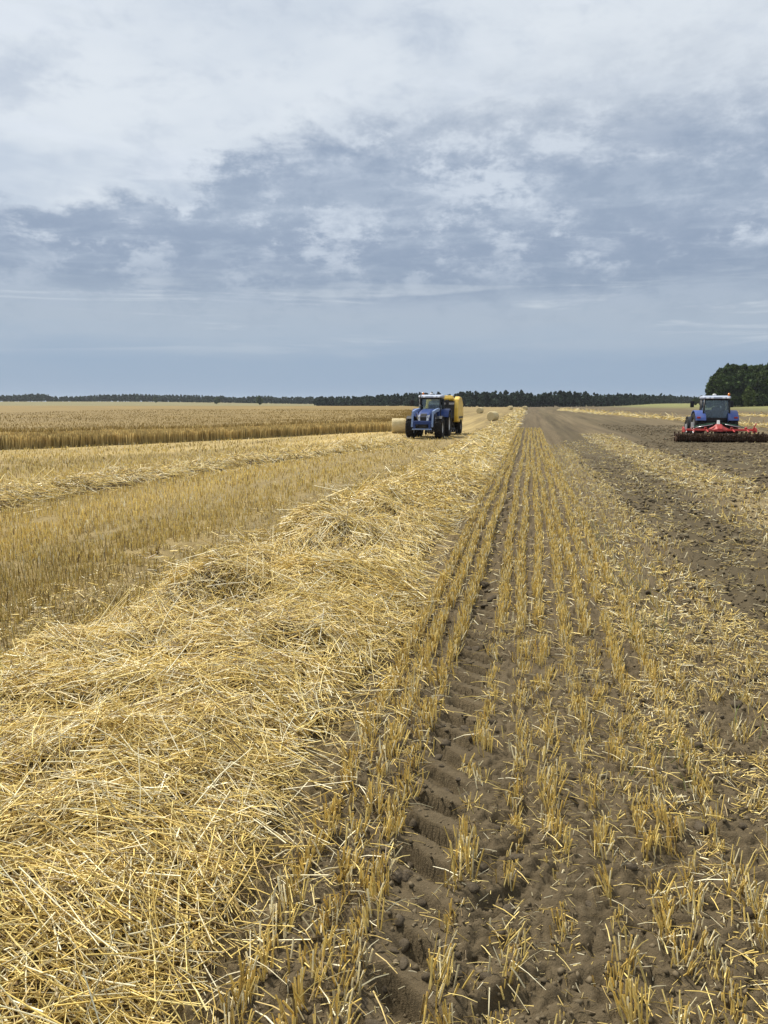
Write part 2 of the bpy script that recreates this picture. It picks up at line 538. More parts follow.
def build_ground():
    xf = list(np.arange(-1.15, 1.7, 0.0125))
    right = grow(1.7, 0.018, 1.05, 4200)
    left = [-1.15 - (v - 1.7) for v in right]
    xs = np.array(sorted(set(left[::-1] + xf + right)))
    yf = list(np.arange(1.8, 4.4, 0.0125))
    ys_far = []
    v = 4.4
    while v < 5200:
        v += (0.005 if v < 8 else 0.014) * v; ys_far.append(v)
    yb = [-80, -40, -20, -10, -5, -2, 0, 0.6, 1.0, 1.3, 1.5, 1.65]
    ys = np.array(yb + yf + ys_far)
    XX, YY = np.meshgrid(xs, ys)
    x = XX.ravel(); y = YY.ravel()
    z = G(x, y)
    nx, ny = len(xs), len(ys)
    idx = np.arange(nx * ny).reshape(ny, nx)
    F = np.stack([idx[:-1, :-1].ravel(), idx[:-1, 1:].ravel(), idx[1:, 1:].ravel(), idx[1:, :-1].ravel()], 1)
    # what covers the ground where
    soil = np.array([0.122, 0.093, 0.054])
    soil_dark = np.array([0.092, 0.072, 0.041])
    stubg = np.array([0.255, 0.188, 0.080])
    stubl = np.array([0.42, 0.315, 0.135])
    grass = np.array([0.30, 0.27, 0.12])
    wob = 0.25 * fbm(y * 0.12, y * 0 + 1.5, 91, 3)
    col = np.tile(soil, (len(x), 1))
    cover = np.zeros(len(x))

    def blend(mask, c):
        col[:] = col * (1 - mask[:, None]) + np.asarray(c) * mask[:, None]

    # tilled land right of the rows
    xr = x + wob
    dark = np.maximum(sstep(1.9, 2.5, xr) * (1 - sstep(3.4, 4.2, xr)), sstep(6.2, 7.4, xr) * (1 - sstep(12.6, 13.4, xr)))
    blend(np.clip(dark * 0.9, 0, 1), soil_dark)
    cover = np.where(x > -1.2, 0.16, cover)
    cover = cover + 0.30 * sstep(0.8, 1.2, xr) * (1 - sstep(1.9, 2.5, xr))
    cover = cover + 0.42 * sstep(3.6, 4.4, xr) * (1 - sstep(5.4, 6.4, xr)) * (1 - 0.3 * sstep(60, 120, y))
    cover = cover + 0.14 * sstep(2.0, 3.0, xr)
    cover = cover + 0.16 * sstep(13, 14, xr)
    # far part of the tilled land reads browner and a little paler
    blend(sstep(55, 130, y) * sstep(1.6, 3.0, x) * 0.55, [0.135, 0.105, 0.058])
    # stubble land on the left
    lf = sstep(-0.9, -1.6, x)
    blend(lf, stubg)
    cd = crop_dist(x, y)
    band = 0.5 + 0.5 * np.sin((-cd) * 1.05 + 0.6 + 0.6 * fbm(y / 40.0, x / 25.0, 95, 2))
    ahead = sstep(-10.5, -7.0, cd + 0.0)
    blend(lf * ahead * (0.35 + 0.5 * band) * (cd < 0.5), stubl)
    blend(lf * sstep(52, 80, y) * 0.25, stubl)
    # bruised wheelings beside the swath
    wh = np.exp(-((x + 4.55 + 0.1 * wob) / 0.42) ** 2) + 0.7 * np.exp(-((x + 6.7 + 0.1 * wob) / 0.4) ** 2)
    blend(np.clip(lf * wh * 0.55, 0, 1), [0.125, 0.096, 0.052])
    cover = np.where(x < -1.2, 0.30 + 0.32 * sstep(-3.0, -4.0, x), cover)
    cover = cover * (1 - 0.85 * sstep(45, 110, y))
    blend(lf * sstep(60, 120, y) * 0.6, [0.23, 0.172, 0.078])
    blend(np.where(cd > 0.5, 1.0, 0.0) * lf, [0.10, 0.075, 0.04])
    # beyond: rows of the next fields
    beyond = sstep(0, 20, y - 360 - 0.05 * np.abs(x))
    blend(beyond * sstep(-60, -90, x), [0.20, 0.175, 0.085])
    blend(sstep(0, 60, x - 40) * sstep(165, 205, y), [0.20, 0.20, 0.075])
    zone = np.zeros((len(x), 4), dtype=np.float32)
    zone[:, 0] = np.clip(cover, 0, 1)
    zone[:, 1] = lf
    zone[:, 2] = np.clip(sstep(10, 60, y) * 0.85, 0, 1)
    zone[:, 3] = 1
    me = fast_mesh('ground', np.stack([x, y, z], 1), F, col, smooth=True)
    a = me.color_attributes.new('zone', 'FLOAT_COLOR', 'POINT')
    a.data.foreach_set('color', zone.ravel())
    o = link('ground', me, M_GROUND)
    tag(o, 'brown stubble and tilled field soil running out to the horizon', None, None, 'structure')
    return o


ground = build_ground()


# ------------------------------------------------------------------ strands (straw, stems)
def strands(P0, D, L, Rad, C, sides=3, bend=None, tip=1.0):
    """Straight or bent stalks. P0 base, D unit direction, L length, Rad half width, C colour.
    sides 3 = prism, sides 2 = flat ribbon. Returns V, F, col."""
    n = len(P0)
    up = np.tile(np.array([0.0, 0.0, 1.0]), (n, 1))
    par = np.abs(D[:, 2]) > 0.9
    up[par] = np.array([1.0, 0.0, 0.0])
    A = np.cross(D, up); A /= np.linalg.norm(A, axis=1)[:, None]
    B = np.cross(A, D)
    rot = RNG.uniform(0, 2 * np.pi, n)
    A, B = (A * np.cos(rot)[:, None] + B * np.sin(rot)[:, None], -A * np.sin(rot)[:, None] + B * np.cos(rot)[:, None])
    rings = [0.0, 1.0] if bend is None else [0.0, 0.5, 1.0]
    ns = len(rings)
    V = []
    for r in rings:
        c = P0 + D * (L * r)[:, None]
        if bend is not None:
            c = c + bend * (L * (r * r))[:, None]
        rr = Rad * (1 - (1 - tip) * r)
        for s in range(sides):
            a = 2 * np.pi * s / sides
            V.append(c + A * (rr * math.cos(a))[:, None] + B * (rr * math.sin(a))[:, None])
    m = ns * sides
    V = np.stack(V, 1).reshape(n * m, 3)
    base = (np.arange(n) * m)[:, None]
    F = []
    for r in range(ns - 1):
        if sides == 2:
            F.append(base + np.array([[r * 2, r * 2 + 1, r * 2 + 3, r * 2 + 2]]))
        else:
            for s in range(sides):
                s2 = (s + 1) % sides
                F.append(base + np.array([[r * sides + s, r * sides + s2, (r + 1) * sides + s2, (r + 1) * sides + s]]))
    F = np.stack(F, 1).reshape(-1, 4)
    col = np.repeat(C, m, axis=0)
    return V, F, col


def merge(parts):
    Vs, Fs, Cs = [], [], []
    off = 0
    for V, F, C in parts:
        Vs.append(V); Fs.append(F + off); Cs.append(C)
        off += len(V)
    return np.concatenate(Vs), np.concatenate(Fs), np.concatenate(Cs)


STRAW_COLS = np.array([(0.83, 0.655, 0.245), (0.77, 0.57, 0.165), (0.61, 0.435, 0.125), (0.42, 0.295, 0.10),
                       (0.90, 0.81, 0.53), (0.25, 0.175, 0.08), (0.66, 0.58, 0.36)])


def straw_colors(n, w=(0.25, 0.23, 0.14, 0.09, 0.14, 0.07, 0.08), jitter=0.2):
    c = STRAW_COLS[RNG.choice(len(STRAW_COLS), n, p=np.array(w) / np.sum(w))]
    return c * RNG.uniform(1 - jitter, 1 + jitter, (n, 1))


def in_view(x, y, margin=6.0):
    """near the stretch of ground in sight, also from a step to either side"""
    step = 1.2 if margin > 2 else 0.0
    yy = np.maximum(y, 0.01)
    a0 = np.degrees(np.arctan2(x + step, yy))
    a1 = np.degrees(np.arctan2(x - step, yy))
    m = min(margin, 4.0)
    return (a0 > -math.degrees(YAW) - 27 - m) & (a1 < -math.degrees(YAW) + 27 + m)


def lying(x, y, hfun, L, Rad, coh=0.5, tilt=0.16, lift=(-0.035, 0.03), cols=None, sides=3, bent=True, seed=100):
    """stalks lying on a heap of height hfun, following its slope"""
    n = len(x)
    swirl = 2.2 * np.pi * (0.5 + 0.5 * fbm(x * 0.8, y * 0.55, seed, 2))
    th = np.where(RNG.random(n) < coh, swirl + RNG.normal(0, 0.45, n), RNG.uniform(0, 2 * np.pi, n))
    dx, dy = np.cos(th), np.sin(th)
    e = 0.12
    z0 = hfun(x, y)
    s = (hfun(x + dx * e, y + dy * e) - hfun(x - dx * e, y - dy * e)) / (2 * e)
    s = s + RNG.normal(0, tilt, n)
    up = RNG.random(n) < 0.05
    s = np.where(up, s + RNG.uniform(0.2, 0.9, n), s)
    D = np.stack([dx, dy, s], 1)
    D /= np.linalg.norm(D, axis=1)[:, None]
    C = np.stack([x, y, z0 + RNG.uniform(lift[0], lift[1], n)], 1)
    P0 = C - D * (L * 0.5)[:, None]
    P0[:, 2] += np.where(up, L * 0.35, 0)
    bend = None
    if bent:
        bend = RNG.normal(0, 0.12, (n, 3))
        bend[:, 2] = RNG.normal(-0.05, 0.09, n)
    return strands(P0, D, L, Rad, straw_colors(n) if cols is None else cols, sides, bend, 0.8)


def mound_mesh(name, xs, ys, hfun, sink=0.03):
    XX, YY = np.meshgrid(xs, ys)
    x = XX.ravel(); y = YY.ravel()
    h = hfun(x, y)
    z = T(x, y) + np.where(h > 0.03, h - sink, -0.12)
    nx, ny = len(xs), len(ys)
    idx = np.arange(nx * ny).reshape(ny, nx)
    F = np.stack([idx[:-1, :-1].ravel(), idx[:-1, 1:].ravel(), idx[1:, 1:].ravel(), idx[1:, :-1].ravel()], 1)
    keep = (h[F].max(1) > 0.02)
    return fast_mesh(name, np.stack([x, y, z], 1), F[keep], None, smooth=True)


def build_main_swath():
    root = empty('straw_swath', (-2.4, 2.0, 0))
    tag(root, 'wide loose golden straw swath in the foreground running to the horizon', 'straw swath', 'straw swaths')
    off = np.array([2.4, -2.0, 0.0])
    ys = [0.6]
    while ys[-1] < 255:
        ys.append(ys[-1] + max(0.05, 0.018 * ys[-1]))
    me = mound_mesh('mound', np.linspace(-4.9, -0.6, 96), np.array(ys), swath_h, 0.055)
    o = link('mound', me, M_MOUND, root); o.location = off

    def hz(x, y):
        return T(x, y) + swath_h(x, y)

    bins = [(0.8, 2.6, 13000, 0.0024, (0.12, 0.52), True), (2.6, 4.2, 13500, 0.0025, (0.12, 0.52), True),
            (4.2, 7.5, 17000, 0.0031, (0.14, 0.50), True), (7.5, 14, 17000, 0.0042, (0.16, 0.55), False),
            (14, 30, 13000, 0.0075, (0.25, 0.65), False), (30, 80, 10000, 0.014, (0.35, 0.9), False),
            (80, 245, 5000, 0.035, (0.6, 1.4), False)]
    parts = []
    for (y0, y1, n, rad, (l0, l1), bent) in bins:
        y = y0 * (y1 / y0) ** RNG.random(n) if y0 > 4 else RNG.uniform(y0, y1, n)
        x = swath_center(y) + RNG.uniform(-1.85, 1.45, n)
        h = swath_h(x, y)
        ok = (h > 0.05) | (RNG.random(n) < 0.22)
        for (wx, wy, rx, ry, hh) in WADS:               # hollows pulled open beside the wads
            if hh < 0:
                ok &= (RNG.random(n) > 0.8 * np.exp(-(((x - wx) / (rx * 0.8)) ** 2 + ((y - wy) / (ry * 0.8)) ** 2) ** 1.5))
        if y0 < 10:
            ok &= in_view(x, y, 9)
        x, y = x[ok], y[ok]
        n = len(x)
        L = l0 + (l1 - l0) * RNG.beta(1.6, 2.2, n)
        L = np.where(RNG.random(n) < 0.35, L * 0.45, L)
        Rad = rad * RNG.uniform(0.6, 1.45, n)
        parts.append(lying(x, y, hz, L, Rad, coh=0.42 + 0.4 * (y0 > 6), tilt=0.22 if y0 < 5 else 0.17,
                           lift=(-0.085, 0.055), bent=bent))
    # flat split leaves and chaff among the stalks
    n = 13000
    y = 1.2 * (9 / 1.2) ** RNG.random(n); x = swath_center(y) + RNG.uniform(-1.7, 1.35, n)
    ok = (swath_h(x, y) > 0.05) & in_view(x, y, 6)
    x, y = x[ok], y[ok]; n = len(x)
    th = RNG.uniform(0, 6.28, n)
    D = np.stack([np.cos(th), np.sin(th), RNG.normal(0.05, 0.3, n)], 1); D /= np.linalg.norm(D, axis=1)[:, None]
    bd = RNG.normal(0, 0.35, (n, 3)); bd[:, 2] = RNG.normal(-0.2, 0.2, n)
    parts.append(strands(np.stack([x, y, hz(x, y) + RNG.uniform(-0.05, 0.04, n)], 1), D, RNG.uniform(0.03, 0.17, n), RNG.uniform(0.0015, 0.0052, n),
                         straw_colors(n, (0.15, 0.12, 0.16, 0.2, 0.1, 0.15, 0.12), 0.3), 2, bd, 0.5))
    # combed bundles draped over the wads
    for (wx, wy, rx, ry, hh) in WADS:
        if hh < 0.08 or wy > 16:
            continue
        n = 420
        ax = RNG.uniform(-0.35, 0.35)
        x = wx + RNG.normal(0, rx * 0.6, n); y = wy + RNG.normal(0, ry * 0.55, n)
        th = ax + 1.1 * (y - wy) / ry * 0.5 + RNG.normal(0, 0.5, n)
        e = 0.15
        dx, dy = np.cos(th), np.sin(th)
        sl = (hz(x + dx * e, y + dy * e) - hz(x - dx * e, y - dy * e)) / (2 * e) + RNG.normal(0, 0.12, n)
        D = np.stack([dx, dy, sl], 1); D /= np.linalg.norm(D, axis=1)[:, None]
        L = RNG.uniform(0.25, 0.6, n)
        P0 = np.stack([x, y, hz(x, y) + RNG.uniform(0.0, 0.09, n)], 1) - D * (L * 0.5)[:, None]
        bd = RNG.normal(0, 0.06, (n, 3)); bd[:, 2] = RNG.normal(-0.10, 0.05, n)
        parts.append(strands(P0, D, L, 0.0030 * max(1, wy / 7) * RNG.uniform(0.6, 1.3, n), straw_colors(n), 3, bd, 0.8))
    V, F, C = merge(parts)
    o = link('straw_layer', fast_mesh('straw_layer', V + off, F, C), M_STRAW, root)
    tag(o, kind='stuff')
    # the single long straws on top that can be picked out
    vmesh = []
    for i in range(14):
        L = np.array([random.uniform(0.34, 0.62)])
        b = np.array([[random.uniform(-0.10, 0.10), random.uniform(-0.08, 0.08), random.uniform(-0.10, 0.02)]])
        V, F, C = strands(np.array([[-L[0] / 2, 0, 0]]), np.array([[1.0, 0, 0]]), L, np.array([random.uniform(0.0026, 0.0038)]),
                          straw_colors(1, (0.35, 0.25, 0.05, 0.02, 0.3, 0, 0.03)), 3, b, 0.75)
        me = fast_mesh('straw', V, F, C)
        me.materials.append(M_STRAW)
        vmesh.append(me)
    cnt = 0
    while cnt < 290:
        y = random.uniform(2.0, 5.6)
        x = random.uniform(-4.2, -1.0)
        if not in_view(np.array(x), np.array(y), 0) or swath_h(x, y) < 0.07:
            continue
        th = random.uniform(0, math.pi)
        zz = float(T(x, y) + swath_h(x, y))
        e = 0.15
        s = float(swath_h(x + e * math.cos(th), y + e * math.sin(th)) - swath_h(x - e * math.cos(th), y - e * math.sin(th))) / (2 * e)
        o = link('straw', random.choice(vmesh), None, root)
        o.location = (x + off[0], y + off[1], zz + random.uniform(0.02, 0.055))
        o.rotation_euler = (random.uniform(0, 6.28), -math.atan(s) + random.gauss(0, 0.12), th)
        o.rotation_mode = 'XYZ'
        cnt += 1
    return root


build_main_swath()


def line_swath(pts, width, height, n, rad, lrange, label, seed, y_sort=True):
    """a swath laid along a polyline of ground points"""
    P = np.array(pts, float)
    seg = np.linalg.norm(np.diff(P, axis=0), axis=1)
    cum = np.concatenate([[0], np.cumsum(seg)])
    total = cum[-1]

    def at(s):
        return np.interp(s, cum, P[:, 0]), np.interp(s, cum, P[:, 1])

    samp = np.linspace(0, total, 400)
    cx, cy = at(samp)

    def hh(x, y):
        x = np.asarray(x, float); y = np.asarray(y, float)
        sh = x.shape
        x = x.ravel(); y = y.ravel()
        out = np.zeros(len(x))
        for a in range(0, len(x), 20000):
            xa, ya = x[a:a + 20000], y[a:a + 20000]
            d2 = (xa[:, None] - cx[None]) ** 2 + (ya[:, None] - cy[None]) ** 2
            d = np.sqrt(d2.min(1))
            t = np.clip(d / (width * 0.5), 0, 1)
            lump = 0.75 + 0.55 * fbm(xa * 0.9, ya * 0.9, seed, 3)
            out[a:a + 20000] = (1 - t ** 2) ** 0.9 * height * lump
        return np.maximum(out, 0).reshape(sh)

    root = empty('straw_swath', (P[0, 0], P[0, 1], 0))
    tag(root, label, 'straw swath', 'straw swaths')
    off = np.array([-P[0, 0], -P[0, 1], 0.0])
    # mound as a ribbon along the line
    m = max(60, int(total / 0.5)); m = min(m, 260)
    ss = np.linspace(0, total, m)
    ax, ay = at(ss)
    tx = np.gradient(ax); ty = np.gradient(ay)
    ln = np.hypot(tx, ty); nxv, nyv = -ty / ln, tx / ln
    w = np.linspace(-0.5, 0.5, 11) * width
    X = ax[:, None] + nxv[:, None] * w[None]; Y = ay[:, None] + nyv[:, None] * w[None]
    H = hh(X, Y)
    Z = T(X, Y) + np.where(H > 0.02, H - 0.03, -0.1)
    idx = np.arange(m * 11).reshape(m, 11)
    F = np.stack([idx[:-1, :-1].ravel(), idx[:-1, 1:].ravel(), idx[1:, 1:].ravel(), idx[1:, :-1].ravel()], 1)
    me = fast_mesh('mound', np.stack([X.ravel(), Y.ravel(), Z.ravel()], 1) + off, F, None, True)
    link('mound', me, M_MOUND, root)
    s = RNG.uniform(0, total, n)
    x, y = at(s)
    j = RNG.normal(0, 0.27, n) * width
    ix = np.clip((s / total * (m - 1)).astype(int), 0, m - 1)
    x = x + nxv[ix] * j; y = y + nyv[ix] * j
    dist = np.hypot(x, y)
    Rad = rad * (dist / dist.mean()) ** 0.8 * RNG.uniform(0.6, 1.4, n)
    L = RNG.uniform(lrange[0], lrange[1], n)
    V, F, C = lying(x, y, lambda a, b: T(a, b) + hh(a, b), L, Rad, coh=0.6, tilt=0.2, lift=(-0.03, 0.05), bent=False, seed=seed)
    o = link('straw_layer', fast_mesh('straw_layer', V + off, F, C), M_STRAW, root)
    tag(o, kind='stuff')
    return root


line_swath([(-11.4, 6.0), (-11.0, 10.5), (-10.8, 14.5), (-10.6, 19), (-10.2, 25), (-9.2, 32), (-8.0, 39), (-7.2, 44.5)],
           1.75, 0.32, 20000, 0.0075, (0.2, 0.55), 'lumpy straw swath lying in front of the blue tractor with the yellow baler', 120)
line_swath([(9.5, 240), (12.5, 190), (15.2, 155), (18.0, 130), (20.9, 108), (23.7, 84), (30, 60)],
           2.6, 0.3, 6000, 0.03, (0.5, 1.2), 'pale straw swath on the tilled land right behind the tractor with the red implement', 130)
line_swath([(34, 150), (45, 118), (60, 92)], 2.4, 0.3, 2500, 0.03, (0.5, 1.2),
           'short pale straw strip at the right edge in front of the dark wood', 140)


# ------------------------------------------------------------------ stubble rows
def tuft_geo(nst, hgt, splay, rad, spread, cols, lean=(0, 0), dead=3):
    """one drilled plant's cut stems"""
    n = nst
    px = RNG.normal(0, spread * 0.45, n); py = RNG.normal(0, spread, n)
    tx = RNG.normal(lean[0], splay, n); ty = RNG.normal(lean[1], splay, n)
    D = np.stack([tx, ty, np.ones(n)], 1)
    D /= np.linalg.norm(D, axis=1)[:, None]
    L = hgt * np.where(RNG.random(n) < 0.72, RNG.uniform(0.86, 1.06, n), RNG.uniform(0.35, 0.9, n))
    P0 = np.stack([px, py, np.full(n, -0.03)], 1)
    bend = RNG.normal(0, 0.05, (n, 3))
    parts = [strands(P0, D, L + 0.03, rad * RNG.uniform(0.7, 1.3, n), cols(n), 4, bend, 1.0)]
    if dead:
        d = dead
        th = RNG.uniform(0, 6.28, d)
        D = np.stack([np.cos(th), np.sin(th), RNG.uniform(-0.15, 0.35, d)], 1)
        D /= np.linalg.norm(D, axis=1)[:, None]
        P0 = np.stack([RNG.normal(0, 0.04, d), RNG.normal(0, 0.05, d), RNG.uniform(0.01, 0.06, d)], 1)
        bd = np.zeros((d, 3)); bd[:, 2] = -0.25
        parts.append(strands(P0, D, RNG.uniform(0.06, 0.16, d), np.full(d, 0.0022), straw_colors(d, (0.2, 0.15, 0.15, 0.15, 0.08, 0.07, 0.2)), 2, bd, 0.6))
    return merge(parts)


def stub_cols(n):
    return straw_colors(n, (0.30, 0.18, 0.14, 0.10, 0.15, 0.05, 0.10), 0.22)


TUFTS = []
for i in range(22):
    big = i < 14
    V, F, C = tuft_geo(random.randint(16, 30) if big else random.randint(9, 15), random.uniform(0.07, 0.12) if big else random.uniform(0.05, 0.09),
                       random.uniform(0.10, 0.24) if big else random.uniform(0.3, 0.55), 0.0032, random.uniform(0.04, 0.07), stub_cols,
                       (random.gauss(0, 0.08), random.gauss(0, 0.08)), random.randint(4, 9))
    me = fast_mesh('tuft', V, F, C)
    me.materials.append(M_STUB)
    TUFTS.append(me)

ROW_X = [-0.96, -0.76, -0.57, -0.25, -0.03, 0.17, 0.37, 0.57, 0.77, 0.97]
ROW_LABEL = ['dense stubble row right along the edge of the foreground straw swath',
             'stubble row second to the right of the foreground straw swath',
             'stubble row bordering the tyre lug prints on their left',
             'stubble row bordering the tyre lug prints on their right',
             'thin stubble row second to the right of the tyre lug prints',
             'thin stubble row third to the right of the tyre lug prints',
             'stubble row fourth to the right of the tyre lug prints',
             'stubble row fifth to the right of the tyre lug prints',
             'ragged stubble row just left of the weedy trampled strip',
             'ragged stubble row at the weedy trampled strip, rightmost of the rows']
ROW_DENS = [0.97, 0.93, 0.97, 0.8, 0.72, 0.74, 0.8, 0.85, 0.85, 0.75]


def row_x(i, y):
    return ROW_X[i] + 0.018 * math.sin(y * 0.7 + i) + 0.02 * math.sin(y * 0.23 + 2 * i)


def build_rows():
    for i, rx in enumerate(ROW_X):
        root = empty('stubble_row', (rx, 2.0, 0))
        tag(root, ROW_LABEL[i], 'stubble row', 'drilled stubble rows beside the swath')
        y = 1.75 + random.random() * 0.1
        cnt = 0
        while cnt < 34:
            y += random.uniform(0.08, 0.145) * (1 + 0.08 * y * 0.2)
            if random.random() > ROW_DENS[i]:
                continue
            x = row_x(i, y) + random.gauss(0, 0.018)
            flat = random.random() < (0.12 if i < 3 else 0.25)
            me = random.choice(TUFTS[14:] if flat else TUFTS[:14])
            o = link('tuft', me, None, root)
            s = random.uniform(0.75, 1.15) * (1.08 if i < 3 else 0.92)
            o.location = (x - rx, y - 2.0, float(G(x, y)))
            o.rotation_euler = (random.gauss(0, 0.06), random.gauss(0, 0.06), random.choice((0, math.pi)) + random.gauss(0, 0.25))
            o.scale = (s, s, s * random.uniform(0.85, 1.1))
            cnt += 1
        # the rest of the row, out to where single tufts cannot be told apart
        y0 = y
        n1, n2 = 260, 1150
        yy = np.concatenate([RNG.uniform(y0, y0 + 7, 1700), (y0 + 7) * (80 / (y0 + 7)) ** RNG.random(3400)])
        gate = vnoise(yy * 5.5, yy * 0 + i * 3.3, 151) + 0.25 * vnoise(yy * 1.1, yy * 0 + i * 5.3, 152)
        keep = (RNG.random(len(yy)) > sstep(58, 80, yy)) & (gate > (0.62 - 0.42 * (ROW_DENS[i] - 0.3)) * (1 - 0.10 * sstep(12, 30, yy)))
        yy = yy[keep]
        n = len(yy)
        xx = rx + 0.018 * np.sin(yy * 0.7 + i) + 0.02 * np.sin(yy * 0.23 + 2 * i) + RNG.normal(0, 0.024, n)
        D = np.stack([RNG.normal(0, 0.17, n), RNG.normal(0, 0.17, n), np.ones(n)], 1)
        D /= np.linalg.norm(D, axis=1)[:, None]
        L = RNG.uniform(0.06, 0.135, n) * (1.0 if i < 3 else 0.88)
        rad = 0.0040 * np.maximum(1, (yy / 7.0)) ** 0.72 * RNG.uniform(0.7, 1.3, n)
        P0 = np.stack([xx - rx, yy - 2.0, G(xx, yy) - 0.02], 1)
        V, F, C = strands(P0, D, L + 0.02, rad, stub_cols(n), 3, None, 0.95)
        o = link('far_stems', fast_mesh('far_stems', V, F, C), M_STUB, root)
        tag(o, kind='stuff')


build_rows()


# ------------------------------------------------------------------ loose straw on the soil, trampled strip, left stubble
def build_litter():
    parts = []
    # scattered bits among the rows and over the tilled land
    spec = [(-1.0, 1.05, 1.8, 7, 5600, 0.0015, 0.012, 0.08), (-1.0, 1.05, 7, 30, 3600, 0.004, 0.05, 0.16),
            (0.8, 2.2, 1.9, 8, 9000, 0.0023, 0.02, 0.16), (0.8, 2.2, 8, 40, 3600, 0.005, 0.05, 0.18), (-5.3, -3.5, 5, 30, 5000, 0.0045, 0.05, 0.22),
            (1.9, 4.2, 3.0, 14, 7500, 0.0030, 0.03, 0.17), (1.9, 4.2, 14, 50, 4200, 0.007, 0.05, 0.2),
            (3.7, 6.2, 6, 20, 6500, 0.0048, 0.06, 0.2), (3.7, 6.2, 20, 60, 5200, 0.012, 0.1, 0.25),
            (6.2, 13.0, 10, 42, 4500, 0.008, 0.08, 0.25), (13, 24, 25, 80, 2500, 0.014, 0.1, 0.3)]
    for (x0, x1, y0, y1, n, rad, l0, l1) in spec:
        y = y0 * (y1 / y0) ** RNG.random(n) if y0 > 4 else RNG.uniform(y0, y1, n)
        x = RNG.uniform(x0, x1, n) - 0.25 * fbm(y * 0.12, y * 0 + 1.5, 91, 3)
        g = vnoise(x * 2.2, y * 1.6, 161) + 0.5 * vnoise(x * 7, y * 5, 162)
        ok = (g > 0.62) & in_view(x, y, 7)
        x, y = x[ok], y[ok]; n = len(x)
        cols = straw_colors(n, (0.24, 0.16, 0.14, 0.14, 0.12, 0.10, 0.10), 0.25)
        if x0 >= 1.8 or (x0 == -1.0 and y0 < 4):
            cols = cols * RNG.uniform(0.45, 0.95, (n, 1))          # muddied by the tillage
        r = rad * RNG.uniform(0.5, 1.6, n) * (np.maximum(1, y / (0.5 * (y0 + y1))) ** 0.6)
        parts.append(lying(x, y, G, l0 + (l1 - l0) * RNG.beta(1.2, 2.6, n), r, coh=0.1, tilt=0.24, lift=(0.0, 0.024), cols=cols,
                           bent=(y0 < 4), seed=170))
    V, F, C = merge(parts)
    o = link('straw_litter', fast_mesh('straw_litter', V, F, C), M_STRAW)
    tag(o, 'short broken straw pieces scattered over the brown soil on the right', 'straw litter', None, 'stuff')

    # stems still standing in the trampled strip and on the residue band
    parts = []
    spec = [(0.95, 2.0, 1.9, 8, 4600, 0.0027, 0.05, 0.15), (0.95, 2.1, 8, 45, 6000, 0.005, 0.05, 0.14),
            (2.0, 3.8, 3.2, 40, 900, 0.0040, 0.05, 0.14), (3.6, 6.2, 7, 60, 3500, 0.008, 0.06, 0.15)]
    for (x0, x1, y0, y1, n, rad, l0, l1) in spec:
        y = y0 * (y1 / y0) ** RNG.random(n)
        x = RNG.uniform(x0, x1, n) - 0.25 * fbm(y * 0.12, y * 0 + 1.5, 91, 3)
        # gathered into clumps
        gx = np.round((x - 0.17) / 0.2) * 0.2 + 0.17; gy = np.round(y / 0.15) * 0.15
        hx = hash2(np.round(x / 0.19), np.round(y / 0.15), 5); hy = hash2(np.round(x / 0.19), np.round(y / 0.15), 6)
        x = gx + (hx - 0.5) * 0.06 + RNG.normal(0, 0.026, n); y = gy + (hy - 0.5) * 0.14 + RNG.normal(0, 0.03, n)
        g = hash2(np.round(x / 0.19), np.round(y / 0.15), 7)
        ok = (g > 0.35) & in_view(x, y, 7)
        x, y = x[ok], y[ok]; n = len(x)
        sp = 0.36
        D = np.stack([RNG.normal(0, sp, n), RNG.normal(0, sp, n), np.ones(n)], 1)
        D /= np.linalg.norm(D, axis=1)[:, None]
        r = rad * RNG.uniform(0.6, 1.4, n)
        parts.append(strands(np.stack([x, y, G(x, y) - 0.02], 1), D, RNG.uniform(l0, l1, n), r,
                             straw_colors(n, (0.25, 0.2, 0.12, 0.1, 0.15, 0.05, 0.2)), 3, None, 0.9))
    V, F, C = merge(parts)
    o = link('trampled_stubble', fast_mesh('trampled_stubble', V, F, C), M_STUB)
    tag(o, 'leaning and trampled stubble between the rows and the bare tilled soil', 'stubble', None, 'stuff')

    # green weeds among it
    n = 950
    y = 2.0 * (14 / 2.0) ** RNG.random(n)
    x = 1.08 + RNG.normal(0, 0.20, n) + 0.05 * np.sin(y)
    ok = vnoise(x * 2.5, y * 1.1, 181) > 0.52
    x, y = x[ok], y[ok]; n = len(x)
    D = np.stack([RNG.normal(0, 0.4, n), RNG.normal(0, 0.4, n), np.ones(n)], 1)
    D /= np.linalg.norm(D, axis=1)[:, None]
    c = np.array([(0.13, 0.17, 0.045)]) * RNG.uniform(0.6, 1.5, (n, 1)) + RNG.uniform(0, 0.05, (n, 1)) * np.array([[1.0, 0.8, 0.2]])
    bd = RNG.normal(0, 0.15, (n, 3)); bd[:, 2] = -0.12
    V, F, C = strands(np.stack([x, y, G(x, y) - 0.01], 1), D, RNG.uniform(0.06, 0.22, n), np.full(n, 0.0028), c, 2, bd, 0.3)
    o = link('weeds', fast_mesh('weeds', V, F, C), M_WEED)
    tag(o, 'thin green grass weeds growing in the trampled strip on the right', 'weeds', None, 'stuff')

    # stubble of the left field
    parts = []
